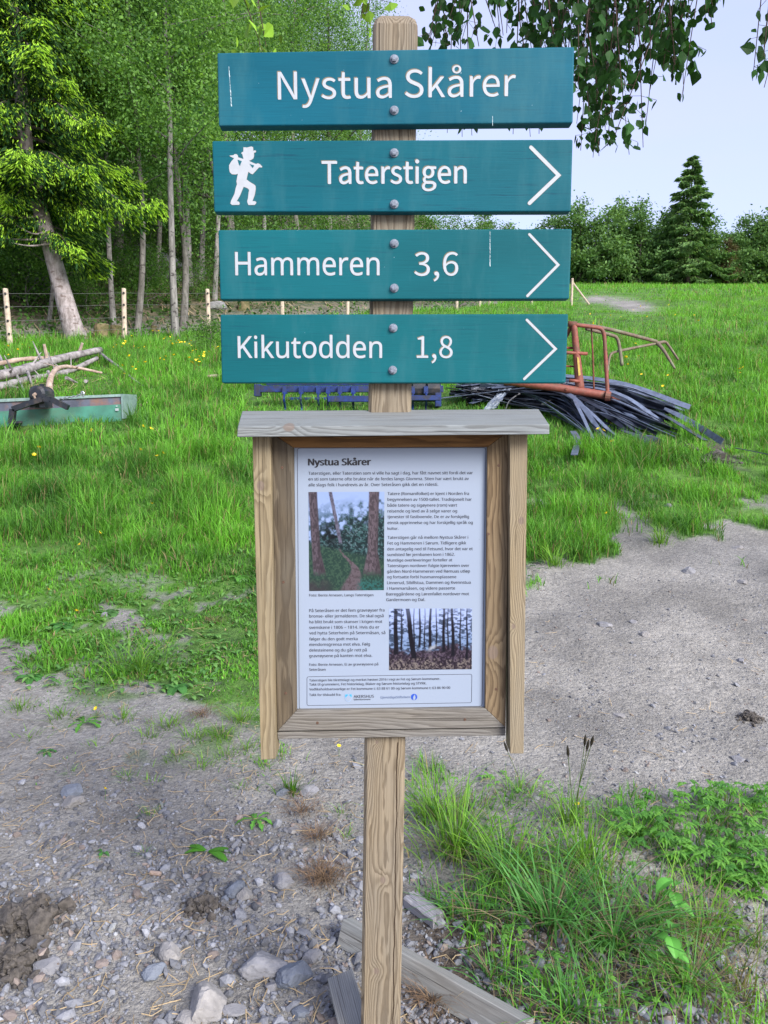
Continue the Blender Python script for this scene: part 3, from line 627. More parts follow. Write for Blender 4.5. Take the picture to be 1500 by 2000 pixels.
TX = [("Taterstigen, eller Taterstien som vi ville ha sagt i dag, har fått navnet sitt fordi det var", 157, 249, 1346, 245), ("en sti som taterne ofte brukte når de ferdes langs Glomma. Stien har vært brukt av", 157, 291, 1317, 287),
 ("alle slags folk i hundrevis av år. Over Seteråsen gikk det en ridesti.", 157, 333, 1095, 329), ("Tatere (Romanifolket) er kjent i Norden fra", 729, 396, 1318, 395), ("begynnelsen av 1500-tallet. Tradisjonelt har", 729, 438, 1338, 437),
 ("både tatere og sigøynere (rom) vært", 729, 480, 1232, 479), ("reisende og levd av å selge varer og", 729, 522, 1232, 521), ("tjenester til fastboende. De er av forskjellig", 729, 563, 1318, 562), ("etnisk opprinnelse og har forskjellig språk og", 729, 606, 1345, 604), ("kultur.", 729, 647, 808, 647),
 ("Taterstigen går nå mellom Nystua Skårer i", 729, 713, 1312, 711), ("Fet og Hammeren i Sørum. Tidligere gikk", 729, 754, 1298, 752), ("den antagelig ned til Fetsund, hvor det var et", 727, 796, 1345, 794), ("sundsted før jernbanen kom i 1862.", 727, 837, 1215, 835), ("Muntlige overleveringer forteller at", 727, 877, 1197, 875),
 ("Taterstigen nordover fulgte kjøreveien over", 727, 917, 1320, 915), ("gården Nord-Hammeren ved Rømuas utløp", 726, 958, 1325, 956), ("og fortsatte forbi husmannsplassene", 726, 998, 1226, 997), ("Linnerud, Sibillstua, Dammen og Kvennstua", 726, 1040, 1330, 1037), ("i Hammarsåsen, og videre passerte", 726, 1081, 1217, 1079),
 ("Bæreggårdene og Lørenfallet nordover mot", 720, 1122, 1318, 1120), ("Gardermoen og Dal.", 720, 1163, 1000, 1162), ("Foto: Bente Arnesen, Langs Taterstigen", 163, 1129, 627, 1127),
 ("På Seteråsen er det fem gravrøyser fra", 163, 1242, 707, 1238), ("bronse- eller jernalderen. De skal også", 163, 1282, 701, 1279), ("ha blitt brukt som skanser i krigen mot", 163, 1323, 691, 1320), ("svenskene i 1806 – 1814. Hvis du er", 163, 1364, 670, 1361), ("ved hytta Seterheim på Setermåsan, så", 163, 1404, 713, 1401), ("følger du den godt merka", 163, 1447, 513, 1445), ("eiendomsgrensa mot elva. Følg", 163, 1487, 602, 1484), ("delesteinene og du går rett på", 163, 1528, 579, 1526), ("gravrøysene på kanten mot elva.", 163, 1569, 618, 1566), ("Foto: Bente Arnesen, Ei av gravrøysene på", 163, 1631, 662, 1627), ("Seteråsen", 163, 1667, 281, 1666),
 ("Taterstigen ble tilrettelagt og merket høsten 2016 i regi av Fet og Sørum kommuner.", 163, 1744, 1110, 1732), ("Takk til grunneiere, Fet historielag, Blaker og Sørum historielag og STYRK.", 163, 1774, 1010, 1765), ("Vedlikeholdsansvarlige er Fet kommune t: 63 88 61 00 og Sørum kommune t: 63 86 90 00", 163, 1809, 1182, 1797), ("Takk for tilskudd fra:", 163, 1849, 393, 1847), ("AKERSHUS", 484, 1863, 630, 1861), ("fylkeskommune", 484, 1880, 606, 1878)]
YI = YS - .0005
g = Geo()
for s_, x0, y0, x1, y1 in TX: write(g, s_, F_SANS, zx(x0), zy(y0), zx(x1), YI, None, zy(y1), 0, ((-.010, 0), (.010, 0)))
write(g, 'Nystua Skårer', F_SANS, zx(157), zy(181), zx(607), YI, 47 / K, zy(179), 0, ((-.045, 0), (-.02, .01), (.02, -.01), (.045, 0), (0, .018), (0, -.014)))
g.build('printed_text', M_ink, sheet)
g = Geo(); write(g, 'GjensidigeStiftelsen', F_SANS, zx(677), zy(1867), zx(890), YI, None, zy(1864)); g.build('printed_text', plain('slate_ink', (.05, .09, .2), .5, 0), sheet)
def rline(P, w, rad):
    """a closed thin printed line with rounded corners through photo points"""
    P = [at(x, y, YI)[[0, 2]] for x, y in P]; out = []
    for i in range(4):
        a, b, c = P[i - 1], P[i], P[(i + 1) % 4]; u = (a - b) / np.linalg.norm(a - b); v = (c - b) / np.linalg.norm(c - b)
        for k in np.linspace(0, 1, 6): out.append(b + u * rad * (1 - k) ** 2 + v * rad * k ** 2)
    inn = np.array(out); c0 = inn.mean(0); n_ = len(inn); ou = np.array(grown(list(inn), w))
    VV = np.concatenate([np.insert(inn, 1, YI, 1), np.insert(ou, 1, YI, 1)]); i = np.arange(n_); j = (i + 1) % n_
    return VV, np.stack([i, j, j + n_, i + n_], 1)
g = Geo(); g.add(*rline([(581, 875.5), (948.5, 874.5), (941, 1379), (585, 1385.5)], .0009, .006))
g.add(*rline([(zx(148), zy(1711)), (zx(1338), zy(1692)), (zx(1335), zy(1896)), (zx(148), zy(1917))], .0008, .004)); g.build('border_line', M_ink, sheet)
def zp(P): return [at(zx(x), zy(y), YI)[[0, 2]] for x, y in P]
g = Geo(); sh = [(420, 1835), (472, 1833), (472, 1862), (462, 1882), (447, 1894), (430, 1884), (420, 1864)]
put_poly(g, zp(sh), YI, 1); put_poly(g, zp([(424, 1838), (446, 1838), (424, 1862)]), YI - .0003, 0); put_poly(g, zp([(449, 1838), (469, 1837), (469, 1860)]), YI - .0003, 0)
put_poly(g, zp([(446, 1840), (466, 1864), (458, 1880), (446, 1889), (434, 1880), (426, 1865)]), YI - .0003, 2)
g.build('emblem', [M_blue, plain('shield_outline', (.25, .35, .5), .5, 0), M_sheet, M_navy], sheet); g = Geo()
put_poly(g, zp([(921 + 23 * math.cos(a), 1856 + 23 * math.sin(a)) for a in np.linspace(0, 2 * np.pi, 24, endpoint=False)]), YI, 3)
put_poly(g, zp([(915, 1876), (914, 1856), (919, 1848), (924, 1838), (930, 1848), (932, 1862), (926, 1877)]), YI - .0003, 2)
g.build('emblem', [M_blue, M_ink, M_sheet, M_navy], sheet)

# two printed pictures, painted as a fine grid of inked points
def picture(name, corners, nx_, ny_, fn):
    P = [at(zx(x), zy(y), YI) for x, y in corners]; u, v = np.meshgrid(np.linspace(0, 1, nx_), np.linspace(0, 1, ny_))
    U, W = u.ravel()[:, None], v.ravel()[:, None]
    VV = (P[0] * (1 - U) + P[1] * U) * (1 - W) + (P[3] * (1 - U) + P[2] * U) * W
    i, j = np.meshgrid(np.arange(ny_ - 1), np.arange(nx_ - 1), indexing='ij'); q = i * nx_ + j
    F = np.stack([q, q + nx_, q + nx_ + 1, q + 1], -1).reshape(-1, 4)
    return Geo().add(VV, F, np.clip(fn(u.ravel(), v.ravel()), 0, 1) ** 1.3 * (.66, .68, .78)).build(name, M_print, sheet, colour=True)
M_print = colmat('glossy_print', .35, .3)
def lay(c, m, k): m = np.clip(m, 0, 1)[:, None]; return c * (1 - m) + np.asarray(k) * m
def band(u, a, b, e=.012): return sstep(a - e, a + e, u) * sstep(b + e, b - e, u)
def wooded_path(u, v):
    n = fbm(u * 16, v * 22, 1, 5); n2 = fbm(u * 55, v * 62, 2, 3); n3 = fbm(u * 30, v * 70, 14, 3); w = np.ones((len(u), 3))
    c = w * (.42, .52, .70); c = lay(c, sstep(.38, .60, n) * sstep(.0, .3, v) * .75, (.10, .18, .22))
    cl = sstep(.34 - .30 * u, .50 - .25 * u, v + (n - .5) * .45); c = lay(c, cl, (.022, .050, .050)); c = lay(c, cl * sstep(.48, .68, n3) * .8, (.10, .20, .18)); c = lay(c, cl * sstep(.60, .72, n2) * .6, (.26, .36, .36))
    c = lay(c, np.exp(-(((u - .30) / .13) ** 2 + ((v - .42) / .12) ** 2)) * sstep(.30, .55, n), (.008, .014, .018))
    gr_ = sstep(.49 + .17 * u, .55 + .17 * u, v + (n2 - .5) * .03); c = lay(c, gr_, (.045, .095, .070)); c = lay(c, gr_ * sstep(.42, .68, n2) * .8, (.10, .17, .11))
    pc = .40 + .22 * sstep(.55, .80, v) - .06 * sstep(.8, 1, v); pw = .015 + .16 * sstep(.56, 1.05, v) ** 1.4; pm = sstep(pw, pw * .6, np.abs(u - pc) + (n2 - .5) * .03) * sstep(.55, .60, v)
    c = lay(c, pm, (.20, .165, .165)); c = lay(c, pm * sstep(.48, .66, n2) * .7, (.12, .09, .09))
    c = lay(c, sstep(.84, .95, v) * sstep(.60, .72, u) * sstep(.35, .6, n2), (.06, .20, .17)); c = lay(c, sstep(.84, .97, v + (n - .5) * .15) * sstep(.40, .15, u) * .7, (.10, .075, .085))
    for a, b, k in ((.0, .11, (.185, .150, .160)), (.80, .93, (.205, .165, .170))):
        fl = (v - .6).clip(0) * .25; sl = v * (.07 if a < .5 else -.03); m = band(u, a + sl - fl * (a > 0), b + sl + fl, .010) * sstep(.86, .78, v + (n2 - .5) * .06)
        c = lay(c, m, k); c = lay(c, m * sstep(.42, .62, fbm(u * 60, v * 34, 8, 3)) * .75, np.array(k) * .42); c = lay(c, m * sstep(b + sl - .05, b + sl, u) * .5, np.array(k) * .4)
    m = band(u, .265 + .13 * v / .5, .31 + .13 * v / .5, .008) * sstep(.53, .50, v); c = lay(c, m, (.22, .21, .25)); c = lay(c, m * sstep(.45, .62, n2) * .7, (.10, .09, .11))
    return c
def grave_wood(u, v):
    n = fbm(u * 22, v * 22, 4, 5); n2 = fbm(u * 66, v * 46, 6, 3); w = np.ones((len(u), 3))
    c = w * (.52, .60, .78); c = lay(c, sstep(.1, .6, v) * .8, (.26, .36, .48)); c = lay(c, sstep(.42, .62, fbm(u * 26, v * 40, 12, 4)) * sstep(.0, .4, v + .35 * (u < .18) + .2 * (u > .6)) * .85, (.05, .075, .11))
    fl = sstep(.61 + .05 * np.sin(u * 6), .70 + .05 * np.sin(u * 6), v + (n - .5) * .2)
    c = lay(c, fl, (.050, .036, .050)); c = lay(c, fl * sstep(.45, .68, n2) * .85, (.17, .13, .16)); c = lay(c, fl * sstep(.78, .95, v + (n - .5) * .4) * sstep(.38, .66, n2) * .8, (.34, .30, .24))
    for uc, wd, v1, lean in ((.08, .020, .73, 0), (.22, .024, .80, .10), (.37, .008, .62, 0), (.50, .012, .64, -.015), (.66, .012, .70, 0), (.76, .013, .76, .02), (.94, .006, .82, 0), (.86, .005, .66, 0), (.15, .005, .66, 0), (.57, .004, .65, 0), (.30, .004, .62, 0), (.71, .004, .66, 0), (.43, .003, .62, 0)):
        cx = uc + lean * v + .004 * np.sin(v * 9 + uc * 30); m = band(u, cx - wd - .01 * v, cx + wd + .01 * v, .006) * sstep(v1 + .03, v1, v); c = lay(c, m * (.75 + .25 * sstep(0, .3, v)), (.020, .018, .030))
    c = lay(c, np.exp(-(((u - .52 + (v - .64) * .7) / .035) ** 2 + ((v - .64) / .05) ** 2)) * 1.2 * sstep(.35, .55, n), (.46, .48, .48))
    return c
picture('path_picture', [(157, 374), (706, 372), (703, 1083), (163, 1090)], 190, 248, wooded_path)
picture('mound_picture', [(741, 1218), (1340, 1216), (1338, 1655), (740, 1662)], 200, 148, grave_wood)

# ------------------------------------------------------------------ trees
M_leafA = leafmat('fresh_deciduous_leaves', .5, .5, .3); M_leafB = leafmat('far_leaves', .35, .6, .2); M_needle = leafmat('spruce_needles', .25, .6, .2)
def barkmat(name, a, b, sc_=(9, 9, 2.2), spots=None):
    t = Nt(name); p = t.obj(); f = t.noise(t.scale(p, sc_), 1.0, 6.0, 0.7)
    c = t.mix(t.ramp(f, [(0.36, 0.0), (0.62, 1.0)]), a, b)
    if spots: c = t.mix(t.ramp(t.noise(t.scale(p, (6, 6, 10)), 1.0, 2.0, 0.5), [(0.60, 0.0), (0.66, 0.9)]), c, spots)
    return t.end(t.bsdf(c, 0.9, t.bump(f, 0.6, 0.02), Specular_IOR_Level=0.15))
M_bark = barkmat('grey_bark', (0.075, 0.072, 0.062), (0.20, 0.19, 0.175), spots=(0.06, 0.055, 0.05))
M_barkw = barkmat('pale_birch_bark', (0.10, 0.097, 0.09), (0.27, 0.26, 0.25), spots=(0.05, 0.045, 0.045))
M_barkd = barkmat('dark_bark', (0.035, 0.032, 0.028), (0.12, 0.105, 0.09))
M_barks = barkmat('spruce_bark', (0.17, 0.145, 0.135), (0.37, 0.33, 0.33), (12, 12, 5), spots=(0.13, 0.10, 0.09))
def leaves(g, P, size, colr, up=.4, asp=.55):
    n = len(P); d = rng.normal(0, 1, (n, 3)); d[:, 2] -= .35; d /= np.linalg.norm(d, axis=1)[:, None]
    nn = rng.normal(0, 1, (n, 3)); nn[:, 2] += up; e = np.cross(d, nn); e /= np.linalg.norm(e, axis=1)[:, None] + 1e-9
    L = (size * rng.uniform(.5, 1.35, n))[:, None]; w = L * asp * .5
    VV = np.stack([P, P + d * L * .45 + e * w, P + d * L, P + d * L * .45 - e * w], 1).reshape(-1, 3)
    g.add(VV, (np.arange(n) * 4)[:, None] + np.arange(4)[None], np.repeat(colr, 4, 0))
def tree_geo(h, cb, cr, nl, ls, r0, c_lo, c_hi, wob=.5, lean=(0, 0), limbs=16, shape=1.0, clump=.35, sides=7):
    """tapered trunk with limbs; leaf-sized faces clustered along the limbs"""
    k = 8; zs = np.linspace(-.3, h * .97, k); wx = np.cumsum(rng.normal(0, wob * .14, k)); wy = np.cumsum(rng.normal(0, wob * .14, k)); wx -= wx[0]; wy -= wy[0]
    ax = np.stack([wx + lean[0] * zs / h, wy + lean[1] * zs / h, zs], 1); ax = spline(ax, 5); f = np.linspace(0, 1, len(ax))
    tr = Geo(); rad = r0 * (1 - .86 * f) * (1 + .35 * np.exp(-f * 22)); tr.add(*tube(ax, rad, sides + 2))
    pts = []; wts = []
    for i in range(limbs):
        q = cb / h + (1 - cb / h) * ((i + rng.uniform(0, 1)) / limbs) ** .95 * .97; o = ax[min(int(q * (len(ax) - 1)), len(ax) - 1)]
        e = (q - cb / h) / (1 - cb / h); Lm = cr * (0.35 + 1.0 * math.sin(math.pi * min(1, (e * .8 + .2)) ** shape)) * rng.uniform(.65, 1.15) * (1.05 - .55 * e)
        a = rng.uniform(0, 2 * math.pi); rise = rng.uniform(.25, .8) * Lm; dv = np.array((math.cos(a), math.sin(a), 0))
        b = spline([o, o + dv * Lm * .45 + (0, 0, rise * .5), o + dv * Lm + (0, 0, rise * rng.uniform(.5, 1.0))], 6)
        rb = max(.012, rad[min(int(q * (len(ax) - 1)), len(ax) - 1)] * .45); tr.add(*tube(b, np.linspace(rb, .006, len(b)), 5, False))
        for tt in rng.uniform(.25, 1.05, 7):
            c = b[min(int(tt * (len(b) - 1)), len(b) - 1)] + rng.normal(0, Lm * .16, 3); pts.append(c); wts.append(rng.uniform(.3, 1.3) * Lm)
    pts = np.array(pts); wts = np.array(wts) / np.sum(wts); idx = rng.choice(len(pts), nl, p=wts)
    cc = rng.uniform(0, 1, len(pts)); P = pts[idx] + rng.normal(0, 1, (nl, 3)) * (cr * clump * rng.uniform(.35, 1, len(pts))[idx])[:, None] * np.array((1, 1, .7))
    f = np.clip(cc[idx] * .7 + rng.normal(.15, .22, nl), 0, 1)[:, None]
    cr_ = Geo(); leaves(cr_, P, ls, (np.array(c_lo) * (1 - f) + np.array(c_hi) * f) * rng.uniform(.8, 1.2, nl)[:, None])
    return tr, cr_
GREEN_LO, GREEN_HI = (0.038, 0.115, 0.032), (0.220, 0.430, 0.085)
def proto(name, *a, bark=M_bark, lm=M_leafA, **k):
    tr, cr_ = tree_geo(*a, **k)
    return (tr.build('trunk', bark, smooth=True, link=False).data, cr_.build('crown', lm, colour=True, link=False).data, name)
def plant_tree(pr, loc, label, group=None, sc_=1.0, rz=0.0, cat='tree'):
    o = thing(pr[2], loc, label, cat, group); o.scale = (sc_,) * 3; o.rotation_euler = (0, 0, rz)
    for nm, me in (('trunk', pr[0]), ('crown', pr[1])):
        c = bpy.data.objects.new(nm, me); col.objects.link(c); c.parent = o
    return o
alder = [proto('slender_tree', 13 + i, (4.8, 4.6, 2.8, 3.4)[i], 2.1, 22000, .090, .095, GREEN_LO, GREEN_HI, wob=.95, limbs=22, clump=.28, bark=(M_bark, M_barkw)[i % 2]) for i in range(4)]
bushy = [proto('leafy_tree', 11 + 2 * i, .8, 2.6, 24000, .092, .15, (0.030, 0.095, 0.028), (0.170, 0.340, 0.065), wob=.5, limbs=26, clump=.29, bark=M_bark) for i in range(3)]
# the trees one can single out, by the pixel of their foot
for px, py, pr, s, rz, lab in (
  (265, 652, 0, .95, .3, 'slim grey tree just right of the fence post, second from the spruce'),
  (343, 656, 1, 1.0, 1.2, 'pale slim tree with slightly bent stem, left of a pair'),
  (357, 640, 2, 1.05, 2.2, 'thicker grey tree standing right behind the pale slim one'),
  (222, 636, 3, .8, 4.0, 'thin crooked tree leaning behind the fence between spruce and post'),
  (418, 585, 1, .9, 2.9, 'pale thin tree half hidden by the left ends of the boards'),
  (372, 560, 3, 1.0, 5.0, 'small pale tree on the stony bank behind the pair'),
  (92, 640, 2, .55, .8, 'thin bare-stemmed sapling in the shade left of the spruce')):
    plant_tree(alder[pr], on_ground(px, py), lab, None, s, rz)
k = 0
for px, Y in ((30, 26), (120, 27), (185, 25), (250, 27), (310, 25.5), (400, 27), (455, 26), (520, 30), (590, 33), (650, 37), (705, 44), (60, 33), (150, 34), (230, 33), (300, 32), (370, 33), (440, 34), (500, 38), (560, 41), (620, 46), (680, 52), (-60, 28), (-120, 24), (-40, 36), (90, 41), (200, 42), (320, 42), (420, 44), (520, 50), (600, 57), (-190, 23), (-260, 21), (-230, 28), (-320, 24), (-400, 20), (-380, 29), (-480, 23), (-560, 20), (-300, 36), (-470, 33), (-160, 34)):
    x = (px - 750) / FPX * Y * 1.0; lean_ = rng.uniform(.92, 1.22)
    pr = alder[k % 4] if k % 3 else bushy[(k // 3) % 3]
    plant_tree(pr, gz(x, Y + rng.uniform(-1, 1)), 'leafy green tree in the wooded hillside behind the wire fence', 'trees of the wooded hillside', lean_, rng.uniform(0, 6.28)); k += 1
# shrubs
shrub = []
for i in range(3):
    tr, cr_ = tree_geo(1.7 + .3 * i, .15, 1.0, 3200, .085, .025, (0.04, 0.12, 0.025), (0.13, 0.28, 0.045), limbs=14, clump=.33, sides=5)
    shrub.append((tr.build('stem', M_bark, smooth=True, link=False).data, cr_.build('foliage', M_leafA, colour=True, link=False).data, 'shrub'))
def plant_shrub(pr, loc, label, group, s, rz):
    o = thing('shrub', loc, label, 'shrub', group); o.scale = (s,) * 3; o.rotation_euler = (0, 0, rz)
    for nm, me in (('stem', pr[0]), ('foliage', pr[1])):
        c = bpy.data.objects.new(nm, me); col.objects.link(c); c.parent = o
for i, (px, py, s) in enumerate(((290, 600, .8), (300, 565, .7), (450, 548, .8), (130, 590, .9), (60, 600, 1.0), (20, 560, 1.2), (190, 560, 1.0), (395, 515, .8), (475, 505, .9), (160, 520, 1.0), (340, 510, 1.0), (250, 520, .8), (110, 500, 1.2), (215, 490, 1.3), (300, 480, 1.3), (380, 480, 1.2), (440, 470, 1.3), (40, 500, 1.4), (480, 575, .5), (170, 610, .6), (380, 585, .55), (250, 560, .7), (500, 470, 1.4), (-30, 600, 1.0))):
    plant_shrub(shrub[i % 3], on_ground(px, py), 'low green shrub on the shaded bank behind the wire fence', 'shrubs on the bank', s, i * 1.3)
for i, (px, Y, s) in enumerate(((560, 31, 1.1), (640, 36, 1.0), (700, 40, 1.2), (830, 50, 1.5), (880, 54, 1.6), (930, 57, 1.6), (985, 62, 1.5), (760, 45, 1.3), (1020, 66, 1.2))):
    plant_shrub(shrub[i % 3], gz((px - 750) / FPX * Y, Y), 'yellow-green bush seen in the gap between the second and third boards', 'bushes behind the boards', s, i * 1.1)
plant_shrub(shrub[0], on_ground(412, 690), 'small dark bush with yellow specks at the left end of the lowest board', None, .42, .5)

# the spruces: drooping boughs hung with needle sprays
def spruce_geo(h, cb, cr, nb, per, L0, r0, lean_fn, dark, bright, fr=.35, power=.8, wf=.09):
    zs = np.linspace(-.3, h, 24); ax = np.array([lean_fn(z) for z in zs]); f = np.linspace(0, 1, 24)
    tr = Geo(); rad = r0 * (1 - .93 * f) * (1 + .5 * np.exp(-f * 30)); tr.add(*tube(ax, rad, 12))
    cr_ = Geo(); br = Geo(); PP = []; DD = []; LL = []; CC = []
    for i in range(nb):
        e = ((i + rng.uniform(0, 1)) / nb); z = min(h - .05, cb + (h - cb) * e + rng.normal(0, .16)); o = np.array(lean_fn(z)); Lm = cr * (1 - e) ** power * rng.uniform(.55, 1.15) * min(1, .6 + 5 * e) + .15
        a = i * 2.399 + rng.normal(0, .3); dv = np.array((math.cos(a), math.sin(a), 0)); dr = rng.uniform(.28, .55) * (1 - .6 * e)
        b = spline([o, o + dv * Lm * .4 + (0, 0, -.06 * Lm), o + dv * Lm * .75 + (0, 0, -dr * Lm * .8), o + dv * Lm + (0, 0, -dr * Lm * .85 + .05 * Lm)], 8)
        br.add(*tube(b, np.linspace(.035 * min(1, Lm / 3) + .006, .005, len(b)), 5, False))
        n = int(per * (.3 + Lm / cr)); tt = rng.uniform(.10, 1, n) ** .75; bi = np.clip((tt * (len(b) - 1)).astype(int), 0, len(b) - 1)
        side = np.array((-dv[1], dv[0], 0)); so = rng.normal(0, 1, n) * .17 * Lm * (1.15 - tt)
        hang = np.abs(rng.normal(0, .5, n)) * (.25 + .35 * (1 - tt)) * min(1.0, Lm / 2)
        P = b[bi] + side * so[:, None] + np.array((0, 0, -1)) * hang[:, None] + rng.normal(0, .05, (n, 3))
        d = dv[None] * rng.uniform(.1, .9, n)[:, None] + side[None] * (np.sign(so) * rng.uniform(.1, .8, n))[:, None] + np.array((0, 0, -1))[None] * rng.uniform(.25, 1.0, n)[:, None]
        d /= np.linalg.norm(d, axis=1)[:, None]
        tip = (rng.random(n) < fr * (.35 + .95 * tt)); c = np.where(tip[:, None], np.array(bright) * rng.uniform(.7, 1.3, n)[:, None], np.array(dark) * rng.uniform(.5, 1.5, n)[:, None])
        PP.append(P); DD.append(d); LL.append(L0 * np.where(tip, .62, 1.0) * rng.uniform(.6, 1.25, n)); CC.append(c)
    P, d, L, c = map(np.concatenate, (PP, DD, LL, CC)); n = len(P)
    e = np.cross(d, rng.normal(0, 1, (n, 3))); e /= np.linalg.norm(e, axis=1)[:, None] + 1e-9; w = (L * wf * rng.uniform(.7, 1.3, n))[:, None]; L = L[:, None]
    for ee in (e, np.cross(d, e)):
        VV = np.stack([P, P + d * L * .5 + ee * w, P + d * L, P + d * L * .5 - ee * w], 1).reshape(-1, 3)
        cr_.add(VV, (np.arange(n) * 4)[:, None] + np.arange(4)[None], np.repeat(c, 4, 0))
    return tr, br, cr_
f0 = on_ground(148, 661)
def lean1(z): return (-.26 * min(z, 4.2) * (1 - .02 * max(0, min(z, 4.2))) - .05 * max(0, z - 4.2), 0.02 * z, z)
tr, br, cr_ = spruce_geo(17, 2.6, 2.9, 130, 1500, .21, .21, lean1, (0.030, 0.090, 0.022), (0.360, 0.600, 0.055), .68)
sp = thing('spruce_tree', f0, 'large drooping spruce with bright new shoots and a bare leaning lower trunk', 'spruce')
tr.build('trunk', M_barks, sp, smooth=True); br.build('boughs', M_barkd, sp); cr_.build('needles', M_needle, sp, colour=True)
for px0, py0, px1, py1, px2, py2 in ((100, 448, 60, 455, -20, 405), (98, 465, 40, 468, -30, 460), (88, 420, 30, 425, -20, 395), (106, 475, 60, 480, 20, 474)):
    g = Geo(); P = [at(px0, py0, f0[1] - .1), at(px1, py1, f0[1] - .5), at(px2, py2, f0[1] - .9)]; g.add(*tube(spline(P, 8), np.linspace(.028, .008, 17), 6)); b = g.build('dead_branch', M_barks, sp); b.location = -Vector(f0)
def straight(z): return (0.0, 0.0, z)
tr, br, cr_ = spruce_geo(16, .6, 3.9, 95, 420, .44, .2, straight, (0.135, 0.260, 0.085), (0.27, 0.43, 0.125), .4, .85, .12)
dsp = (tr.build('trunk', M_barkd, smooth=True, link=False).data, br.build('boughs', M_barkd, link=False).data, cr_.build('needles', M_needle, colour=True, link=False).data)
def plant_spruce(loc, label, group, s, rz=0.0, sxy=1.0):
    o = thing('spruce_tree', loc, label, 'spruce', group); o.scale = (s * sxy, s * sxy, s); o.rotation_euler = (0, 0, rz)
    for nm, me in zip(('trunk', 'boughs', 'needles'), dsp):
        c = bpy.data.objects.new(nm, me); col.objects.link(c); c.parent = o
for i, (px, Y, s) in enumerate(((-20, 24, .9), (70, 30, .95), (-90, 31, 1.0), (155, 37, 1.1))):
    plant_spruce(gz((px - 750) / FPX * Y, Y), 'dark spruce in deep shade behind the big bright spruce', 'dark spruces in the wood', s, i)

# the tree line beyond the field
far = [proto('field_edge_tree', 9.5 + i, .6, 2.6, 5200, .40, .16, (0.060, 0.145, 0.045), (0.165, 0.300, 0.085), limbs=24, clump=.30, bark=M_barkd, lm=M_leafB, sides=5) for i in range(4)]
FL = 'dark green broadleaf tree in the row along the far edge of the field'
for i, (px, Y, s) in enumerate(((1020, 104, .75), (1050, 101, .85), (1085, 99, .9), (1120, 98, .95), (1150, 97, .98), (1183, 98, 1.02), (1205, 101, 1.08), (1235, 97, .92), (1262, 99, .85), (1285, 97, .95), (1300, 98, .88), (1352, 98, .88), (1375, 97, .8), (1395, 99, .72), (1418, 97, .62), (1440, 98, .8), (1462, 97, .98), (1485, 98, 1.02), (1512, 97, .98), (1545, 98, 1.0), (1600, 99, 1.0), (1108, 108, 1.0), (1270, 108, .95), (1420, 107, .75), (1500, 108, 1.0), (1340, 107, .8), (980, 108, .8), (940, 104, .7))):
    o = plant_tree(far[i % 4], gz((px - 750) / FPX * Y, Y), FL, 'trees along the far field edge', s, i * 1.7); o.scale = (s * 1.05, s * 1.05, s * .93)
Y = 95.5; plant_spruce(gz((1328 - 750) / FPX * Y, Y), 'tall pointed spruce rising above the far field-edge trees', None, .93, .4, 1.55)
far_brown = proto('field_edge_tree', 7.5, .5, 1.7, 3600, .32, .12, (0.05, 0.05, 0.025), (0.12, 0.10, 0.04), limbs=18, clump=.3, bark=M_barkd, lm=M_leafB, sides=5)
Y = 95; plant_tree(far_brown, gz((1405 - 750) / FPX * Y, Y), 'brownish tree right of the tall pointed spruce', None, .75, 0)
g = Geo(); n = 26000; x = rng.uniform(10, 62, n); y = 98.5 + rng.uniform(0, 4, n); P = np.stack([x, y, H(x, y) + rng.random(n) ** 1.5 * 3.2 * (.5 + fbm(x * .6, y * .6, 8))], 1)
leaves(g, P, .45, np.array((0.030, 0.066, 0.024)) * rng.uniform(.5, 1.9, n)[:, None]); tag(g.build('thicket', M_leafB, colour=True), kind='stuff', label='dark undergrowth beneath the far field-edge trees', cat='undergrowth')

# undergrowth of the wooded bank
g = Geo(); n = 60000; y = 17 + rng.random(n) * 34; x = rng.uniform(-.85, .12, n) * y; s = behind(x, y); cl = fbm(x * .8, y * .8, 61, 3)
k = (s > .4) & (rng.random(n) < sstep(.40, .56, cl)); x, y = x[k], y[k]; n = len(x)
P = np.stack([x, y, H(x, y) + rng.random(n) ** 2 * .4], 1); leaves(g, P, .13, np.array((0.045, 0.11, 0.022)) * rng.uniform(.5, 2.2, n)[:, None], up=1.0)
tag(g.build('undergrowth', M_leafA, colour=True), kind='stuff', label='low green ground plants on the wooded bank', cat='undergrowth')
g = Geo(); n = 2600; y = 17.3 + rng.random(n) * 16; x = rng.uniform(-.6, .15, n) * y; k = behind(x, y) > .3; x, y = x[k], y[k]
M_twig = colmat('dry_twigs', .9)
straws(g, x, y, rng.uniform(.3, 1.5, len(x)), .018, .05); tag(g.build('fallen_twigs', M_twig, colour=True), kind='stuff', label='dry grey twigs lying on the wooded bank', cat='twigs')
M_rock = plain('mossy_grey_rock', (0.25, 0.25, 0.26), 0.9, 0.5, 4.0, bump=.6, dirt=(0.05, 0.07, 0.03))
def rock_mesh(seed, flat=.7, rough=.25):
    r_ = np.random.default_rng(seed); Vb = ICO3_V.copy(); nrm = r_.normal(0, 1, (14, 3)); nrm /= np.linalg.norm(nrm, axis=1)[:, None]; dd = r_.uniform(.60, .86, 14)
    for a, b in zip(nrm, dd):
        t_ = Vb @ a; Vb = Vb - np.clip(t_ - b, 0, None)[:, None] * a
    Vb = Vb * r_.uniform(.75, 1.3, 3) * np.array((1, 1, flat)); return Vb * (1 + r_.normal(0, rough * .1, (len(Vb), 1)))
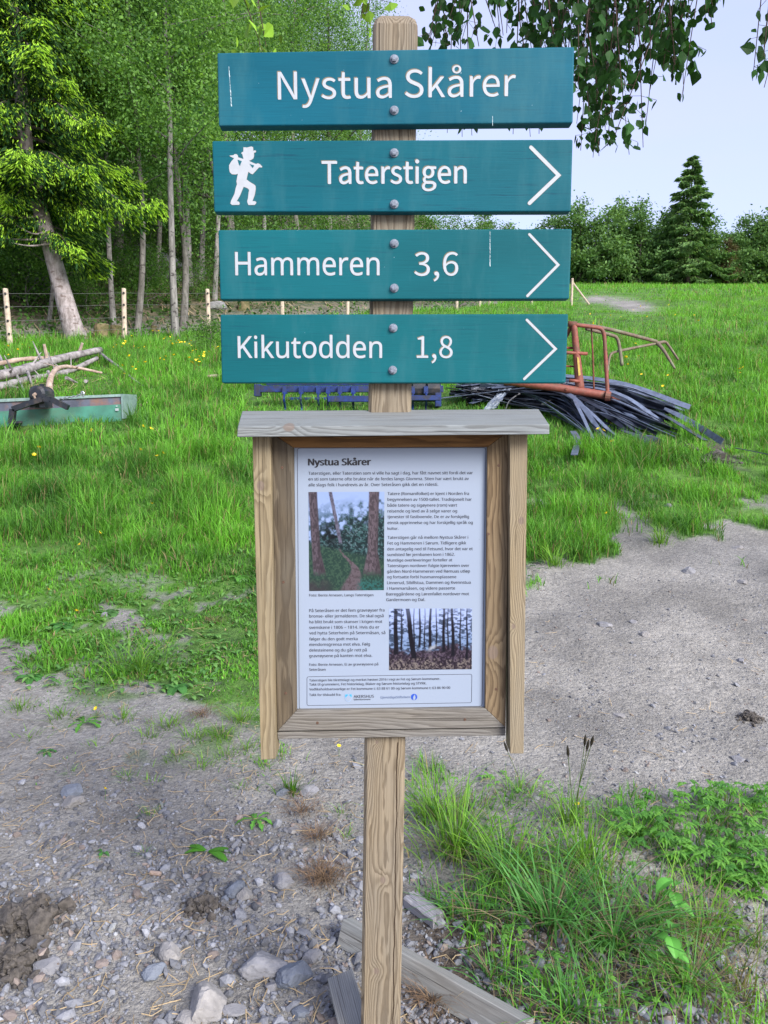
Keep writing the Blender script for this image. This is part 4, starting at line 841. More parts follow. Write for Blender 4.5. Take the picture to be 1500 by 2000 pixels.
for i, (px, py, s, lab) in enumerate(((105, 565, .75, 'large grey boulder in the shade left of the spruce trunk'), (310, 520, .8, 'angular grey rock on the bank above the pair of trees'), (385, 540, .5, 'pale flat stone on the bank at the left board ends'), (268, 500, .7, 'grey ledge of rock in the dark under the trees'), (420, 600, .35, 'small pale stone beside the fence post by the boards'), (335, 545, .45, 'mossy brown rock below the angular grey rock'))):
    c = on_ground(px, py); o = Geo().add(rock_mesh(40 + i, .6) * s + c, ICO3_F).build('boulder', M_rock); tag(o, lab, 'rock')
M_stump = barkmat('mossy_stump', (0.05, 0.06, 0.02), (0.20, 0.16, 0.09), (8, 8, 8)); M_cut = plain('cut_wood', (0.45, 0.37, 0.26), .85, .3, 30)
for px, py, s, lab in ((198, 658, .20, 'broad pale tree stump beside the foot of the spruce'), (226, 656, .17, 'dark tree stump just left of the second fence post'), (476, 606, .20, 'mossy brown stump in the gap between the two lowest boards'), (300, 648, .10, 'small pale stump by the slim grey tree')):
    c = on_ground(px, py); o = thing('tree_stump', c, lab, 'stump')
    Geo().add(*tube([(0, 0, -.15), (0, 0, .02), (.02, 0, s * 1.5)], [s * 1.25, s, s * .85], 11, False)).build('bark', M_stump, o); Geo().add(*tube([(.02, 0, s * 1.48), (.02, 0, s * 1.51)], s * .84, 11)).build('cut_face', M_cut, o)

# the birch boughs overhead: trunk outside the picture on the right
birch = thing('birch_tree', gz(4.3, 4.2), 'birch whose leafy twigs hang into the top of the picture, over the sky', 'birch')
def unp(o, par): o.location = tuple(-Vector(par.location)); return o
M_birchleaf = leafmat('birch_leaves', .30, .55, .15); M_birchtwig = barkmat('birch_twig', (0.05, 0.03, 0.025), (0.10, 0.07, 0.06), (60, 60, 60))
hb = float(H(4.3, 4.2)); bax = spline([(4.3, 4.2, hb - .3), (4.25, 4.15, hb + 2), (4.35, 4.1, hb + 4.5), (4.2, 4.1, hb + 8)], 8)
unp(Geo().add(*tube(bax, np.linspace(.19, .05, len(bax)), 14)).build('trunk', M_barkw, birch, smooth=True), birch)
LV = np.array([(0, 0, 0), (-.30, .22, .03), (-.40, .42, .05), (-.22, .72, .03), (0, 1.0, -.04), (.22, .72, .03), (.40, .42, .05), (.30, .22, .03), (0, .5, -.03)])
LF = np.array([(8, 0, 1), (8, 1, 2), (8, 2, 3), (8, 3, 4), (8, 4, 5), (8, 5, 6), (8, 6, 7), (8, 7, 0)])
def birch_leaves(g, P, size, colr):
    n = len(P); d = rng.normal(0, .55, (n, 3)); d[:, 2] -= 1; d /= np.linalg.norm(d, axis=1)[:, None]
    e = np.cross(d, rng.normal(0, 1, (n, 3))); e /= np.linalg.norm(e, axis=1)[:, None]; nn = np.cross(e, d); L = (size * rng.uniform(.55, 1.2, n))
    VV = P[:, None] + (e[:, None] * LV[None, :, :1] + d[:, None] * LV[None, :, 1:2] + nn[:, None] * LV[None, :, 2:]) * L[:, None, None]
    g.add(VV.reshape(-1, 3), (LF[None] + (np.arange(n) * 9)[:, None, None]).reshape(-1, 3), np.repeat(colr, 9, 0))
GR = [((822, 1000), (55, 95), (2.6, 3.3), 13, 6), ((860, 1060), (258, 272), (2.9, 3.6), 6, 7), ((1010, 1125), (70, 265), (2.5, 3.4), 14, 8), ((1120, 1262), (150, 310), (2.5, 3.5), 29, 9), ((1125, 1262), (30, 150), (2.6, 3.4), 9, 9), ((1265, 1335), (60, 200), (2.5, 3.1), 11, 5), ((1335, 1395), (10, 62), (2.5, 3.0), 5, 4), ((1462, 1510), (90, 182), (2.4, 2.9), 5, 6)]
GL = [((690, 735), (25, 70), (2.3, 2.7), 2, 4), ((488, 545), (45, 105), (2.3, 2.7), 2, 4)]
def bough(groups, limb, dark):
    L = spline(limb, 8); g = Geo(); g.add(*tube(L, np.linspace(.045, .010, len(L)), 7)); lv = Geo(); PP = []
    for (xa, xb), (ya, yb), (Ya, Yb), cnt, nl in groups:
        for i in range(cnt):
            px = rng.uniform(xa, xb); pyb = rng.uniform(ya, yb); Y = rng.uniform(Ya, Yb); bot = at(px, pyb, Y)
            top = np.array((bot[0] + rng.normal(0, .08), Y + rng.normal(0, .05), at(px, -230, Y)[2] + rng.uniform(-.1, .1)))
            a = L[np.argmin(np.linalg.norm(L[:, :2] - top[:2], axis=1))]
            st = spline([a, top + (0, 0, .05), (top + bot) / 2 + rng.normal(0, .03, 3) * (1, 1, 0), bot], 8); g.add(*tube(st, np.linspace(.004, .0012, len(st)), 4, False))
            ln = np.linalg.norm(top - bot); m = max(4, int(ln / .030)); tt = rng.uniform(.34, 1, m); q = st[(tt * (len(st) - 1)).astype(int)]
            for kk in range(m):
                for _ in range(1 + (rng.random() < .55)):
                    off = rng.normal(0, .028, 3); off[2] = -abs(off[2]) * .7; PP.append(q[kk] + off)
                    if rng.random() < .3: g.add(*tube([q[kk], q[kk] + off], .0008, 3, False))
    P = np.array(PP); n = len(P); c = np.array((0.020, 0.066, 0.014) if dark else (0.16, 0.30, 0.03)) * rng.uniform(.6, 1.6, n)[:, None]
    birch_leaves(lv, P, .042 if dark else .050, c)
    b = unp(g.build('bough', M_birchtwig, birch, smooth=True), birch); lv.build('leaves', M_birchleaf, b, colour=True); return b
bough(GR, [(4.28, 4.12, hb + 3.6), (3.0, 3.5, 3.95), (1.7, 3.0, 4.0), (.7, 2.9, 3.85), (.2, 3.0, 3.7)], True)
tag(bough(GL, [(4.25, 4.15, hb + 3.0), (2.4, 2.5, 4.15), (.9, 2.4, 4.1), (0, 2.45, 3.85), (-.55, 2.5, 3.7)], False), 'bough with sunlight painted into its paler yellow-green leaves')

# ------------------------------------------------------------------ the wire fence
M_fpost = plain('debarked_fence_post', (0.46, 0.38, 0.30), .85, .3, 12, bump=.2); M_wire = plain('fence_wire', (0.20, 0.20, 0.21), .6, .1, 40, metal=.4)
M_insul = plain('black_insulator', (0.02, 0.02, 0.022), .5, .1)
def on_fence(px):
    k = (px - 750) / FPX * .972; tt = (FP0[0] - k * FP0[1]) / (k * FDIR[1] - FDIR[0]); q = FP0 + FDIR * tt; return gz(*q)
fence = thing('wire_fence', on_fence(10), 'post and wire fence running along the foot of the wooded slope', 'fence')
tops = []
for i, px in enumerate((-90, 12, 238, 405, 550, 678, 790, 893, 938, 957, 1040, 1118)):
    b = on_fence(px); hh = 1.18; g = Geo(); dx = (-.05, 0, 0) if px == 12 else (0.02 * (i % 3 - 1), 0, 0)
    g.add(*tube([b + (0, 0, -.2), b + (0, 0, hh * .5) + np.array(dx) * .5, b + (0, 0, hh) + np.array(dx), b + (0, 0, hh + .02) + np.array(dx)], [.062, .058, .056, .04], 9))
    po = unp(g.build('post', M_fpost, fence, smooth=False), fence); tops.append((b, np.array(dx)))
    if px < 500:
        for z in (.22, .5, .8, 1.08): Geo().add(*boxc(b + np.array(dx) * z / hh + (.02, -.062, z), (.016, .02, .022))).build('insulator', M_insul, po)
g = Geo(); b = on_fence(1118); g.add(*tube([b + (.75, -.25, 0), b + (.05, 0, 1.0)], .04, 7)); unp(g.build('brace', M_fpost, fence), fence)
for z in (.22, .5, .8, 1.08):
    g = Geo(); P = []
    for i in range(len(tops) - 1):
        a = tops[i][0] + (0, -.07, z); c = tops[i + 1][0] + (0, -.07, z)
        for f in np.linspace(0, 1, 6, endpoint=False): P.append(a * (1 - f) + c * f - np.array((0, 0, .05 * f * (1 - f))))
    P.append(tops[-1][0] + (0, -.07, z)); unp(Geo().add(*tube(P, .003, 4)).build('wire', M_wire, fence), fence)

# ------------------------------------------------------------------ fallen trees by the fence
M_log = barkmat('silvery_dead_bark', (0.11, 0.10, 0.098), (0.32, 0.30, 0.30), (8, 8, 8)); M_peel = barkmat('peeled_pink_wood', (0.22, 0.155, 0.12), (0.44, 0.35, 0.29), (8, 8, 8))
def fallen(name, pix, r0, r1, lab, mat, lift=.1, cat='log', group=None, stubs=0):
    P = np.array([on_ground(x, y) + (0, 0, l) for x, y, l in pix]); S = spline(P, 7); rad = np.linspace(r0, r1, len(S)) * rng.uniform(.88, 1.1, len(S)); g = Geo().add(*tube(S, rad, 9))
    for i in range(stubs):
        q = S[rng.integers(2, len(S) - 2)]; g.add(*tube([q, q + rng.normal(0, .14, 3) + (0, -.05, .12)], [r1 * .5, .006], 5))
    return tag(g.build(name, mat, smooth=True), lab, cat, group)
fallen('log', [(-60, 752, .15), (0, 752, .15), (60, 737, .16), (120, 722, .2), (198, 709, .25)], .105, .06, 'thickest silvery log lying on top of the fallen heap', M_log, stubs=10)
fallen('log', [(-60, 775, .05), (0, 765, .08), (60, 748, .06), (130, 732, .05), (190, 716, .15)], .072, .04, 'thinner silvery log under the thick one, partly peeled', M_log, stubs=8)
fallen('log', [(-40, 730, .1), (40, 722, .18), (100, 716, .16), (150, 712, .15)], .05, .03, 'long straight pole lying behind the thick silvery log', M_peel, cat='pole')
fallen('fallen_branch', [(97, 778, .02), (98, 770, .18), (108, 760, .28), (125, 748, .26), (150, 742, .2), (200, 738, .08)], .055, .02, 'curved pinkish peeled branch arching in front of the logs', M_peel, cat='branch', stubs=2)
fallen('fallen_branch', [(198, 712, .2), (235, 728, .08), (260, 745, .04), (284, 758, .01)], .03, .010, 'thin grey branch slanting down to the right of the log ends', M_log, cat='branch')
for a, b, lab in (((92, 718), (86, 672), 'upright broken stick left of centre in the fallen heap'), ((143, 712), (161, 670), 'upright brown stick leaning right in the fallen heap')):
    q = on_ground(*a); p2 = at(b[0], b[1], q[1] - .1); tag(Geo().add(*tube([q + (0, 0, -.1), (q + p2) / 2 + (.02, 0, 0), p2], [.04, .034, .026], 7)).build('stick', M_peel), lab, 'stick')
for i, (a, b) in enumerate((((28, 740), (48, 768)), ((0, 712), (14, 730)), ((55, 745), (64, 758)), ((95, 745), (102, 752)), ((15, 775), (38, 762)), ((130, 758), (152, 752)), ((168, 765), (172, 748)))):
    P = [on_ground(*a) + (0, 0, .16), on_ground(*b) + (0, 0, .03)]; tag(Geo().add(*tube(P, [.03, .012], 6)).build('broken_branch', M_log), 'short broken grey branch jutting from the fallen heap', 'branch', 'broken branches of the fallen heap')
g = Geo(); q0 = on_ground(90, 745); n = 420; x = q0[0] + rng.normal(-.6, .8, n); y = q0[1] + rng.normal(-.5, .45, n); straws(g, x, y, rng.uniform(.1, .6, n), .010, .04); tag(g.build('dry_brushwood', M_twig, colour=True), kind='stuff', label='dry grey brushwood beneath the fallen logs', cat='brushwood')
tag(Geo().add(*tube([on_ground(404, 742) + (0, 0, .05), on_ground(440, 741) + (0, 0, .07)], [.03, .035], 7)).build('pole', M_peel), 'pale pole end poking out left of the lowest board', 'pole')
fallen('stick', [(272, 797, .03), (288, 793, .04)], .022, .02, 'short pale stick in the grass right of the green box', M_peel, cat='stick')

# ------------------------------------------------------------------ green box machine
M_green = plain('faded_green_paint', (0.035, 0.175, 0.125), .55, .35, 5, dirt=(0.06, 0.13, 0.085)); M_band = plain('worn_dark_band', (0.075, 0.085, 0.125), .5, .35, 6, dirt=(0.20, 0.095, 0.055)); M_lip = plain('scuffed_green_rim', (0.22, 0.32, 0.30), .4, .3, 20, metal=.3)
M_black = plain('black_machine_paint', (0.012, 0.015, 0.022), .45, .3, 20, dirt=(0.05, 0.04, 0.035)); M_rust = plain('red_brown_rust', (0.17, 0.055, 0.030), .8, .4, 18, dirt=(0.09, 0.045, 0.03)); M_steel = plain('bare_steel', (0.35, 0.37, 0.40), .4, .3, 30, metal=.7)
YL, YR = 9.75, 10.25
a_tl, a_bl, b_tl, b_bl = at(-95, 785, YL), at(-95, 842, YL), at(237, 771, YR), at(239, 815, YR)
mach = thing('box_scraper', (a_bl + b_bl) / 2, 'long green steel box implement with black drawbar lying in the grass', 'farm implement')
def m_add(name, g, mat, par=None, **k):
    o = g.build(name, mat, mach if par is None else par, **k); return unp(o, mach) if par is None else o
back = np.array((.05, .42, .02))
def bandq(f0, f1, dy, th):
    A0 = a_tl * (1 - f0) + a_bl * f0; B0 = b_tl * (1 - f0) + b_bl * f0; A1 = a_tl * (1 - f1) + a_bl * f1; B1 = b_tl * (1 - f1) + b_bl * f1; y = np.array((0, dy, 0)); q = np.array([A0, B0, B1, A1]) + y; return box8(q, q + (0, th, 0))
m_add('front_panel', Geo().add(*bandq(.42, 1.15, 0, .03)), M_green); m_add('upper_band', Geo().add(*bandq(.08, .42, .015, .03)), M_band); m_add('rim', Geo().add(*bandq(-.03, .08, -.012, .07)), M_lip)
e0, e1 = np.array([b_tl, b_bl]), None
m_add('end_plate', Geo().add(*box8(np.array([b_tl + (0, -.02, .01), b_tl + back, b_bl + back, b_bl + (0, -.02, -.02)]), np.array([b_tl + (0, -.02, .01), b_tl + back, b_bl + back, b_bl + (0, -.02, -.02)]) + (.02, 0, 0))), M_lip)
m_add('back_panel', Geo().add(*box8(np.array([a_tl, b_tl, b_bl, a_bl]) + back, np.array([a_tl, b_tl, b_bl, a_bl]) + back + (0, .03, 0))), M_green)
Yd = 9.6
g = Geo()
for P in ([(20, 826), (23, 799), (60, 786), (83, 779), (98, 780), (131, 796)],):
    Q = [at(x, y, Yd + .05) for x, y in P]
    for p, q in zip(Q[:-1], Q[1:]):
        d = (q - p) / np.linalg.norm(q - p); up = np.array((-d[2], 0, d[0])) * .032; g.add(*box8(np.array([p - up, q - up, q + up, p + up]), np.array([p - up, q - up, q + up, p + up]) + (0, .07, 0)))
g.add(*box8(np.array([at(x, y, Yd + .04) for x, y in ((17, 828), (44, 826), (44, 822), (17, 823))]), np.array([at(x, y, Yd + .5) for x, y in ((17, 828), (44, 826), (44, 822), (17, 823))])))
m_add('drawbar', g, M_black)
c = at(81, 770, Yd + .25); g = Geo(); g.add(*tube([c + (0, -.13, 0), c + (0, .15, 0)], [.105, .105], 18)); g.add(*tube([c + (0, -.16, 0), c + (0, -.13, 0)], [.075, .105], 18)); g.add(*boxc(c + (-.06, -.02, -.10), (.03, .12, .07))); g.add(*boxc(c + (.06, -.02, -.10), (.03, .12, .07))); g.add(*boxc(c + (.01, 0, .11), (.02, .03, .02)))
hub = m_add('gearbox', g, M_black); Geo().add(*tube([c + (-.01, -.20, -.02), c + (-.01, -.13, 0)], [.018, .024], 10)).add(*tube([c + (0, -.165, -.09), c + (-.01, -.19, -.02)], .014, 8)).build('shaft', M_peel, hub)
g = Geo()
for i in range(12):
    p = at(112 + i * 4.2, 780 - i * .75 - (i > 9) * 2, Yd + .38); g.add(*tube([p, p + (.026, 0, .008 * (1 if i % 2 else -1))], .010, 6))
m_add('chain', g, M_steel); m_add('shackle', Geo().add(*tube(spline([at(158, 773, Yd + .38), at(160, 765, Yd + .38), at(164, 768, Yd + .38), at(162, 775, Yd + .38)], 4), .010, 6)), M_steel)
q = at(229, 800, 10.222); m_add('warning_sticker', Geo().add(*boxc(q + (0, -.012, 0), (.022, .001, .016))).add(*boxc(q + (0, -.012, .045), (.012, .001, .006))), M_white)
m_add('rust_patch', Geo().add(*bandq(.10, .36, -.004, .01)), M_band) if False else None
tag(Geo().add(*tube([on_ground(136, 820) + (0, 0, .05), on_ground(148, 819) + (0, 0, .05)], .04, 8)).build('wood_block', M_peel), 'short pale wood end under the green box', 'wood block')

# ------------------------------------------------------------------ blue harrow behind the post
M_blue_p = plain('blue_machine_paint', (0.004, 0.024, 0.135), .5, .5, 14, dirt=(0.02, 0.022, 0.035))
YH = 10.9
har = thing('blue_harrow', at(680, 800, YH), 'blue tined harrow standing in the grass behind the signpost', 'harrow')
def hb_(x0, y0, x1, y1, Y, dp, name, mat=M_blue_p):
    q = np.array([at(x, y, Y) for x, y in ((x0, y0), (x1, y0), (x1, y1), (x0, y1))]); o = Geo().add(*box8(q, q + (0, dp, 0))).build(name, mat, har); return unp(bevel(o, .006, 1), har)
hb_(498, 753, 866, 766, YH, .10, 'frame_beam'); hb_(640, 773, 722, 785, YH - .25, .08, 'frame_beam'); hb_(560, 776, 690, 783, YH + .5, .08, 'frame_beam'); hb_(520, 742, 860, 752, YH + .7, .10, 'frame_beam'); hb_(800, 772, 860, 782, YH - .2, .08, 'frame_beam')
hb_(496, 750, 508, 774, YH - .02, .16, 'end_plate'); hb_(850, 752, 862, 794, YH - .02, .10, 'end_plate')
for i, px in enumerate((556, 588, 622, 641, 664, 690, 806, 832)):
    b = at(px, 766, YH - .05); P = spline([b, b + (0, -.10, -.10), b + (0, .02, -.22), b + (0, -.12, -.34)], 5); g = Geo().add(*tube(P, .016, 6)); g.add(*boxc(b + (0, .03, .03), (.03, .05, .05))); unp(g.build('tine', M_blue_p, har), har)
for px in (818, 846):
    b = at(px, 760, YH + .15); g = Geo().add(*tube([b + (-.10, 0, 0), b + (-.085, 0, 0), b + (.085, 0, 0), b + (.10, 0, 0)], [.15, .18, .18, .15], 18)); w = unp(g.build('wheel', M_black, har, smooth=False), har); Geo().add(*tube([b + (-.11, 0, 0), b + (.11, 0, 0)], .05, 10)).build('hub', M_blue_p, w)

# ------------------------------------------------------------------ rusty tined frame on the heap of strips
YR_ = 10.3
rack = thing('tined_frame', at(1130, 790, YR_), 'rusty red tubular steel frame with bent tines tipped on the strip heap', 'farm implement')
M_red = plain('flaking_red_paint', (0.22, 0.060, 0.040), .65, .3, 22, dirt=(0.12, 0.055, 0.035)); M_yel = plain('old_yellow_paint', (0.48, 0.34, 0.07), .7, .3, 40); M_brn = plain('brown_weathered_pipe', (0.14, 0.10, 0.07), .7, .4, 18, dirt=(0.16, 0.17, 0.10))
def rk(name, pts, r, mat=M_red, sm=True, sides=9, par=None):
    P = [at(x, y, YR_ + d) for x, y, d in pts]; P = spline(P, 6) if sm and len(P) > 2 else P
    o = Geo().add(*tube(P, r, sides)).build(name, mat, rack if par is None else par, smooth=True); return unp(o, rack) if par is None else o
mb = rk('main_beam', [(985, 744, .1), (1085, 757, 0), (1187, 773, -.05)], .055)
for x, y in ((1106, 760), (1140, 766), (1176, 772)):
    p = at(x, y, YR_ - .06); Geo().add(*tube([p, p + (0, -.02, 0)], .018, 6)).build('bolt', M_rust, mb)
c = at(1186, 773, YR_ - .05); unp(Geo().add(*tube([c + (-.03, -.03, 0), c + (.03, -.05, -.01)], [.07, .06], 12)).build('end_cap', M_red, rack), rack)
up_ = rk('upright', [(1121, 634, 0), (1127, 700, 0), (1133, 763, 0)], np.linspace(.040, .062, 13), sides=8); Geo().add(*box8(*(lambda q: (q, q + (0, .012, 0)))(np.array([at(x, y, YR_ - .062) for x, y in ((1127, 697), (1131, 699), (1134, 732), (1130, 734))])))).build('yellow_paint', M_yel, up_)
rk('bracket', [(1112, 743, -.05), (1132, 745, -.05)], .022); rk('corner_joint', [(1110, 633, 0), (1126, 634, 0)], .040, M_rust)
rk('hoop', [(1114, 633, 0), (1150, 638, 0), (1170, 641, 0), (1178, 648, 0), (1181, 668, 0), (1184, 720, -.02), (1187, 772, -.04)], .026)
rk('rod', [(1155, 641, .05), (1158, 700, .05), (1160, 764, .05)], .012, M_rust); rk('strut', [(1118, 634, 0), (1104, 660, .2), (1085, 700, .5)], .028); rk('peg', [(1060, 686, .05), (1148, 691, -.05)], .022); rk('peg', [(1060, 677, .05), (1124, 680, .05)], .016); rk('peg', [(1060, 713, .05), (1124, 716, .05)], .012)
rk('long_arm', [(1120, 634, .05), (1180, 641, .6), (1282, 667, 1.2)], .026, M_brn); rk('tine', [(1145, 642, .3), (1195, 655, .6), (1205, 661, .65), (1210, 678, .65), (1215, 714, .6)], .024, M_brn); rk('crossbar', [(1207, 686, .7), (1245, 678, 1.0), (1282, 671, 1.2)], .020, M_brn)
rk('tine', [(1187, 726, .5), (1189, 705, .55), (1194, 691, .6), (1207, 686, .7)], .018, M_brn); rk('tine', [(1282, 669, 1.2), (1293, 680, 1.1), (1304, 697, 1.0), (1318, 720, .9)], np.linspace(.030, .018, 19), M_brn); rk('tine', [(1282, 671, 1.2), (1298, 668, 1.3), (1306, 675, 1.3), (1325, 703, 1.2)], np.linspace(.026, .016, 19), M_brn); rk('rear_rod', [(1188, 774, 0), (1225, 784, .4), (1266, 795, .7)], .018)

M_strip = plain('black_plastic', (0.014, 0.018, 0.030), .28, .5, 12, dirt=(0.05, 0.065, 0.10)); M_strip2 = plain('grey_plastic_painted_sheen', (0.10, 0.125, 0.185), .32, .4, 14)  # bluish sheen is put into the colour of the grey plastic
def strip(P, w, th, mat, lab, group, up=(0, 0, 1), roll=0.0):
    S = spline(P, 7); T = np.gradient(S, axis=0); T /= np.linalg.norm(T, axis=1)[:, None]; n = len(S)
    r = roll + np.linspace(0, rng.normal(0, .7), n); sd = np.cross(T, np.array(up)); sd /= np.linalg.norm(sd, axis=1)[:, None]; nr_ = np.cross(sd, T)
    e = sd * np.cos(r)[:, None] + nr_ * np.sin(r)[:, None]; f = np.cross(e, T)
    VV = np.stack([S + e * w / 2 + f * th / 2, S - e * w / 2 + f * th / 2, S - e * w / 2 - f * th / 2, S + e * w / 2 - f * th / 2], 1).reshape(-1, 3)
    i = np.arange(n - 1)[:, None] * 4; F = np.concatenate([i + np.array([[a, (a + 1) % 4, 4 + (a + 1) % 4, 4 + a]]) for a in range(4)]); F = np.concatenate([F, [[0, 3, 2, 1], [4 * n - 4, 4 * n - 3, 4 * n - 2, 4 * n - 1]]])
    return tag(Geo().add(VV, F).build('plastic_strip', mat), lab, 'strip', group)
SL, SGp = 'black plastic strip in the fanned heap beneath the rusty frame', 'strips of the fanned heap'
for i in range(125):
    lay_ = rng.random(); up_h = lay_ ** 1.2
    x0 = 1.25 + rng.normal(0, .17); y0 = 11.15 + rng.uniform(-.35, .45); p0 = gz(x0, y0) + (0, 0, .04 + .30 * rng.random())
    xm = 2.15 + rng.normal(0, .15); ym = 11.0 + rng.uniform(-.35, .45); pm = gz(xm, ym) + (0, 0, .06 + .34 * up_h)
    if rng.random() < .5: xe = rng.uniform(3.0, 4.15); ye = 10.75 + rng.normal(0, .25) - .25 * (xe - 3.1); ze = .04 + .16 * rng.random() * up_h
    else: xe = rng.uniform(2.5, 3.7); ye = 9.85 - (3.3 - xe) * .25 + rng.normal(0, .25); ze = .015 + .03 * rng.random()
    pe = gz(xe, ye) + (0, 0, ze); p3 = (pm * .45 + pe * .55) + (rng.normal(0, .05), rng.normal(0, .10), .07 + .07 * up_h)
    strip([p0, pm, p3, pe], rng.uniform(.045, .085), .008, M_strip if rng.random() < .58 else M_strip2, SL, SGp, roll=rng.normal(0, .35))
for P, lab in (([(1290, 812), (1340, 838), (1410, 884)], 'grey-black strip running farthest right from the heap'), ([(1275, 820), (1310, 838), (1376, 880)], 'second long strip straying right from the heap'), ([(1215, 860), (1245, 872), (1272, 886)], 'short strip lying in the grass below the heap'), ([(1265, 870), (1285, 882), (1296, 887)], 'stub of strip beside the torn soil'), ([(1119, 862), (1128, 880), (1121, 910)], 'bent grey strip standing apart in front of the heap'), ([(1435, 896), (1470, 903), (1520, 914)], 'dark strip at the right edge beyond the torn soil'), ([(1165, 890), (1176, 897), (1185, 899)], 'small black scrap in the grass under the heap')):
    strip([on_ground(x, y) + (0, 0, .12) for x, y in P], .075, .008, M_strip2 if 'grey' in lab else M_strip, lab, None)
p = [at(1178, 868, 10.1), at(1190, 845, 10.2), at(1195, 822, 10.3)]; strip(p, .045, .006, M_strip, 'strip sticking up steeply at the front of the heap', None, up=(0, 1, 0))
M_film = Nt('milky_plastic_film'); tr_ = M_film.n('BsdfTransparent').outputs[0]; df = M_film.bsdf((0.26, 0.31, 0.39), .35); M_film = M_film.end(M_film.n('MixShader', {0: .78, 1: tr_, 2: df}).outputs[0])
g = Geo(); S = [at(x, y, d) for x, y, d in ((985, 748, 11.0), (986, 762, 10.85), (978, 772, 10.75), (966, 785, 10.65), (955, 800, 10.6))]; S = spline(S, 6); nS = len(S); W = np.linspace(.09, .10, nS); VV = []
for k in range(7):
    f = k / 6 - .5; VV.append(S + np.array((1, 0, .25)) * (2 * f * W)[:, None] + np.array((0, -1, .3)) * (.03 * np.sin(f * 14 + np.arange(nS) * .5))[:, None] + rng.normal(0, .006, (nS, 3)))
VV = np.concatenate(VV); i, j = np.meshgrid(np.arange(6), np.arange(nS - 1), indexing='ij'); q = i * nS + j
tag(g.add(VV, np.stack([q, q + 1, q + nS + 1, q + nS], -1).reshape(-1, 4)).build('plastic_film', M_film, smooth=True), 'milky strip of plastic film draped over the black bundle', 'plastic film')
q = np.array([at(x, y, d) for x, y, d in ((1061, 790, 10.55), (1072, 783, 10.6), (1130, 771, 10.8))]); strip(q, .07, .012, plain('grey_lath', (.33, .31, .30), .8, .3, 20), 'flat grey lath lying across the strips under the frame', None); bpy.data.objects[-1] if False else None
tag(Geo().add(*tube(spline([at(988, 798, 10.6), at(996, 782, 10.6), at(1020, 766, 10.75), at(1042, 757, 10.9)], 6), .009, 6)).build('wire', M_wire), 'bent grey wire looping over the black strips', 'wire')

# ------------------------------------------------------------------ stones, clods and scraps in the foreground
M_rk = []
for i, c in enumerate(((0.225, 0.225, 0.235), (0.15, 0.17, 0.205), (0.265, 0.255, 0.245))):
    M_rk.append(plain('field_stone_' + ('pale', 'blue', 'light')[i], c, .85, .28, 24, bump=.35, dirt=tuple(q * .72 for q in c)))
RK = [(512, 1897, 34, 'broad pale stone, largest of the group left of the post foot'), (576, 1912, 30, 'grey stone right beside the broad pale stone'), (402, 1972, 34, 'pale upright stone near the bottom edge'), (456, 1978, 16, 'narrow bluish stone right of the pale upright one'), (299, 1906, 20, 'curved grey stone with a dark notch'), (333, 1866, 20, 'tilted grey stone slab above the curved stone'), (553, 1727, 19, 'pointed bluish stone left of the post'), (462, 1744, 18, 'blocky grey stone, upper of a close pair'), (478, 1752, 17, 'blocky grey stone, lower of a close pair'), (88, 1895, 19, 'rounded grey stone below the dark soil clod'), (140, 1550, 17, 'flat grey stone in the upper gravel'), (143, 1570, 16, 'bluish stone just below the flat one'), (605, 1549, 17, 'pale stone beside the leafy tuft under the notice'), (552, 1551, 11, 'dark bluish stone left of the leafy tuft'), (574, 1625, 10, 'small blue-grey stone in the straw'), (610, 1875, 14, 'small dark stone near the timber end'), (587, 1982, 14, 'grey stone at the bottom edge left of the timber'), (365, 1995, 20, 'dark stone cut by the bottom edge'), (530, 1932, 11, 'small pinkish stone below the broad pale one'), (440, 1757, 8, 'small round grey stone left of the close pair'),
 (1180, 1222, 15, 'pale stone half sunk in the gravel road'), (1262, 1240, 11, 'small white stone in the middle of the road'), (1236, 1216, 8, 'small pale stone beside two others in the road'), (1440, 1071, 11, 'dark round stone at the grass edge of the road'), (1342, 1117, 13, 'flat dark stone in the upper road'), (1450, 1138, 10, 'pinkish stone in the upper right of the road'), (1305, 933 + 56, 9, 'pale stone in the trodden grass above the road'), (1320, 1487, 6, 'small pale stone in the lower road'), (1447, 1292, 8, 'light stone near the right edge of the road'), (1210, 1398, 10, 'broken pale stone in the lower left of the road'), (1440, 1482, 11, 'bluish stone at the lower right of the road'), (1495, 1465, 9, 'reddish stone at the right edge of the road'), (610, 1040 + 2, 2, None), (205, 1204, 8, 'blue-grey stone chip in the turf left of the notice'), (1046, 1560, 8, 'pale stone among the bank grass')]
for i, (px, py, rp, lab) in enumerate(RK):
    if not lab: continue
    c = on_ground(px, py); dist = math.hypot(c[1], CAMZ - c[2]); r = rp / FPX * dist * 1.12
    o = Geo().add(rock_mesh(100 + i, .62, .2) @ np.array([[math.cos(i), math.sin(i), 0], [-math.sin(i), math.cos(i), 0], [0, 0, 1]]) * r + c + (0, 0, r * (.18 if px < 720 else -.02)), ICO3_F).build('stone', M_rk[i % 3 if px < 720 else 2 * (i % 2)]); tag(o, lab, 'stone')
M_clod = plain('dark_crumbly_soil', (0.085, 0.075, 0.065), .95, .6, 60, bump=.9)
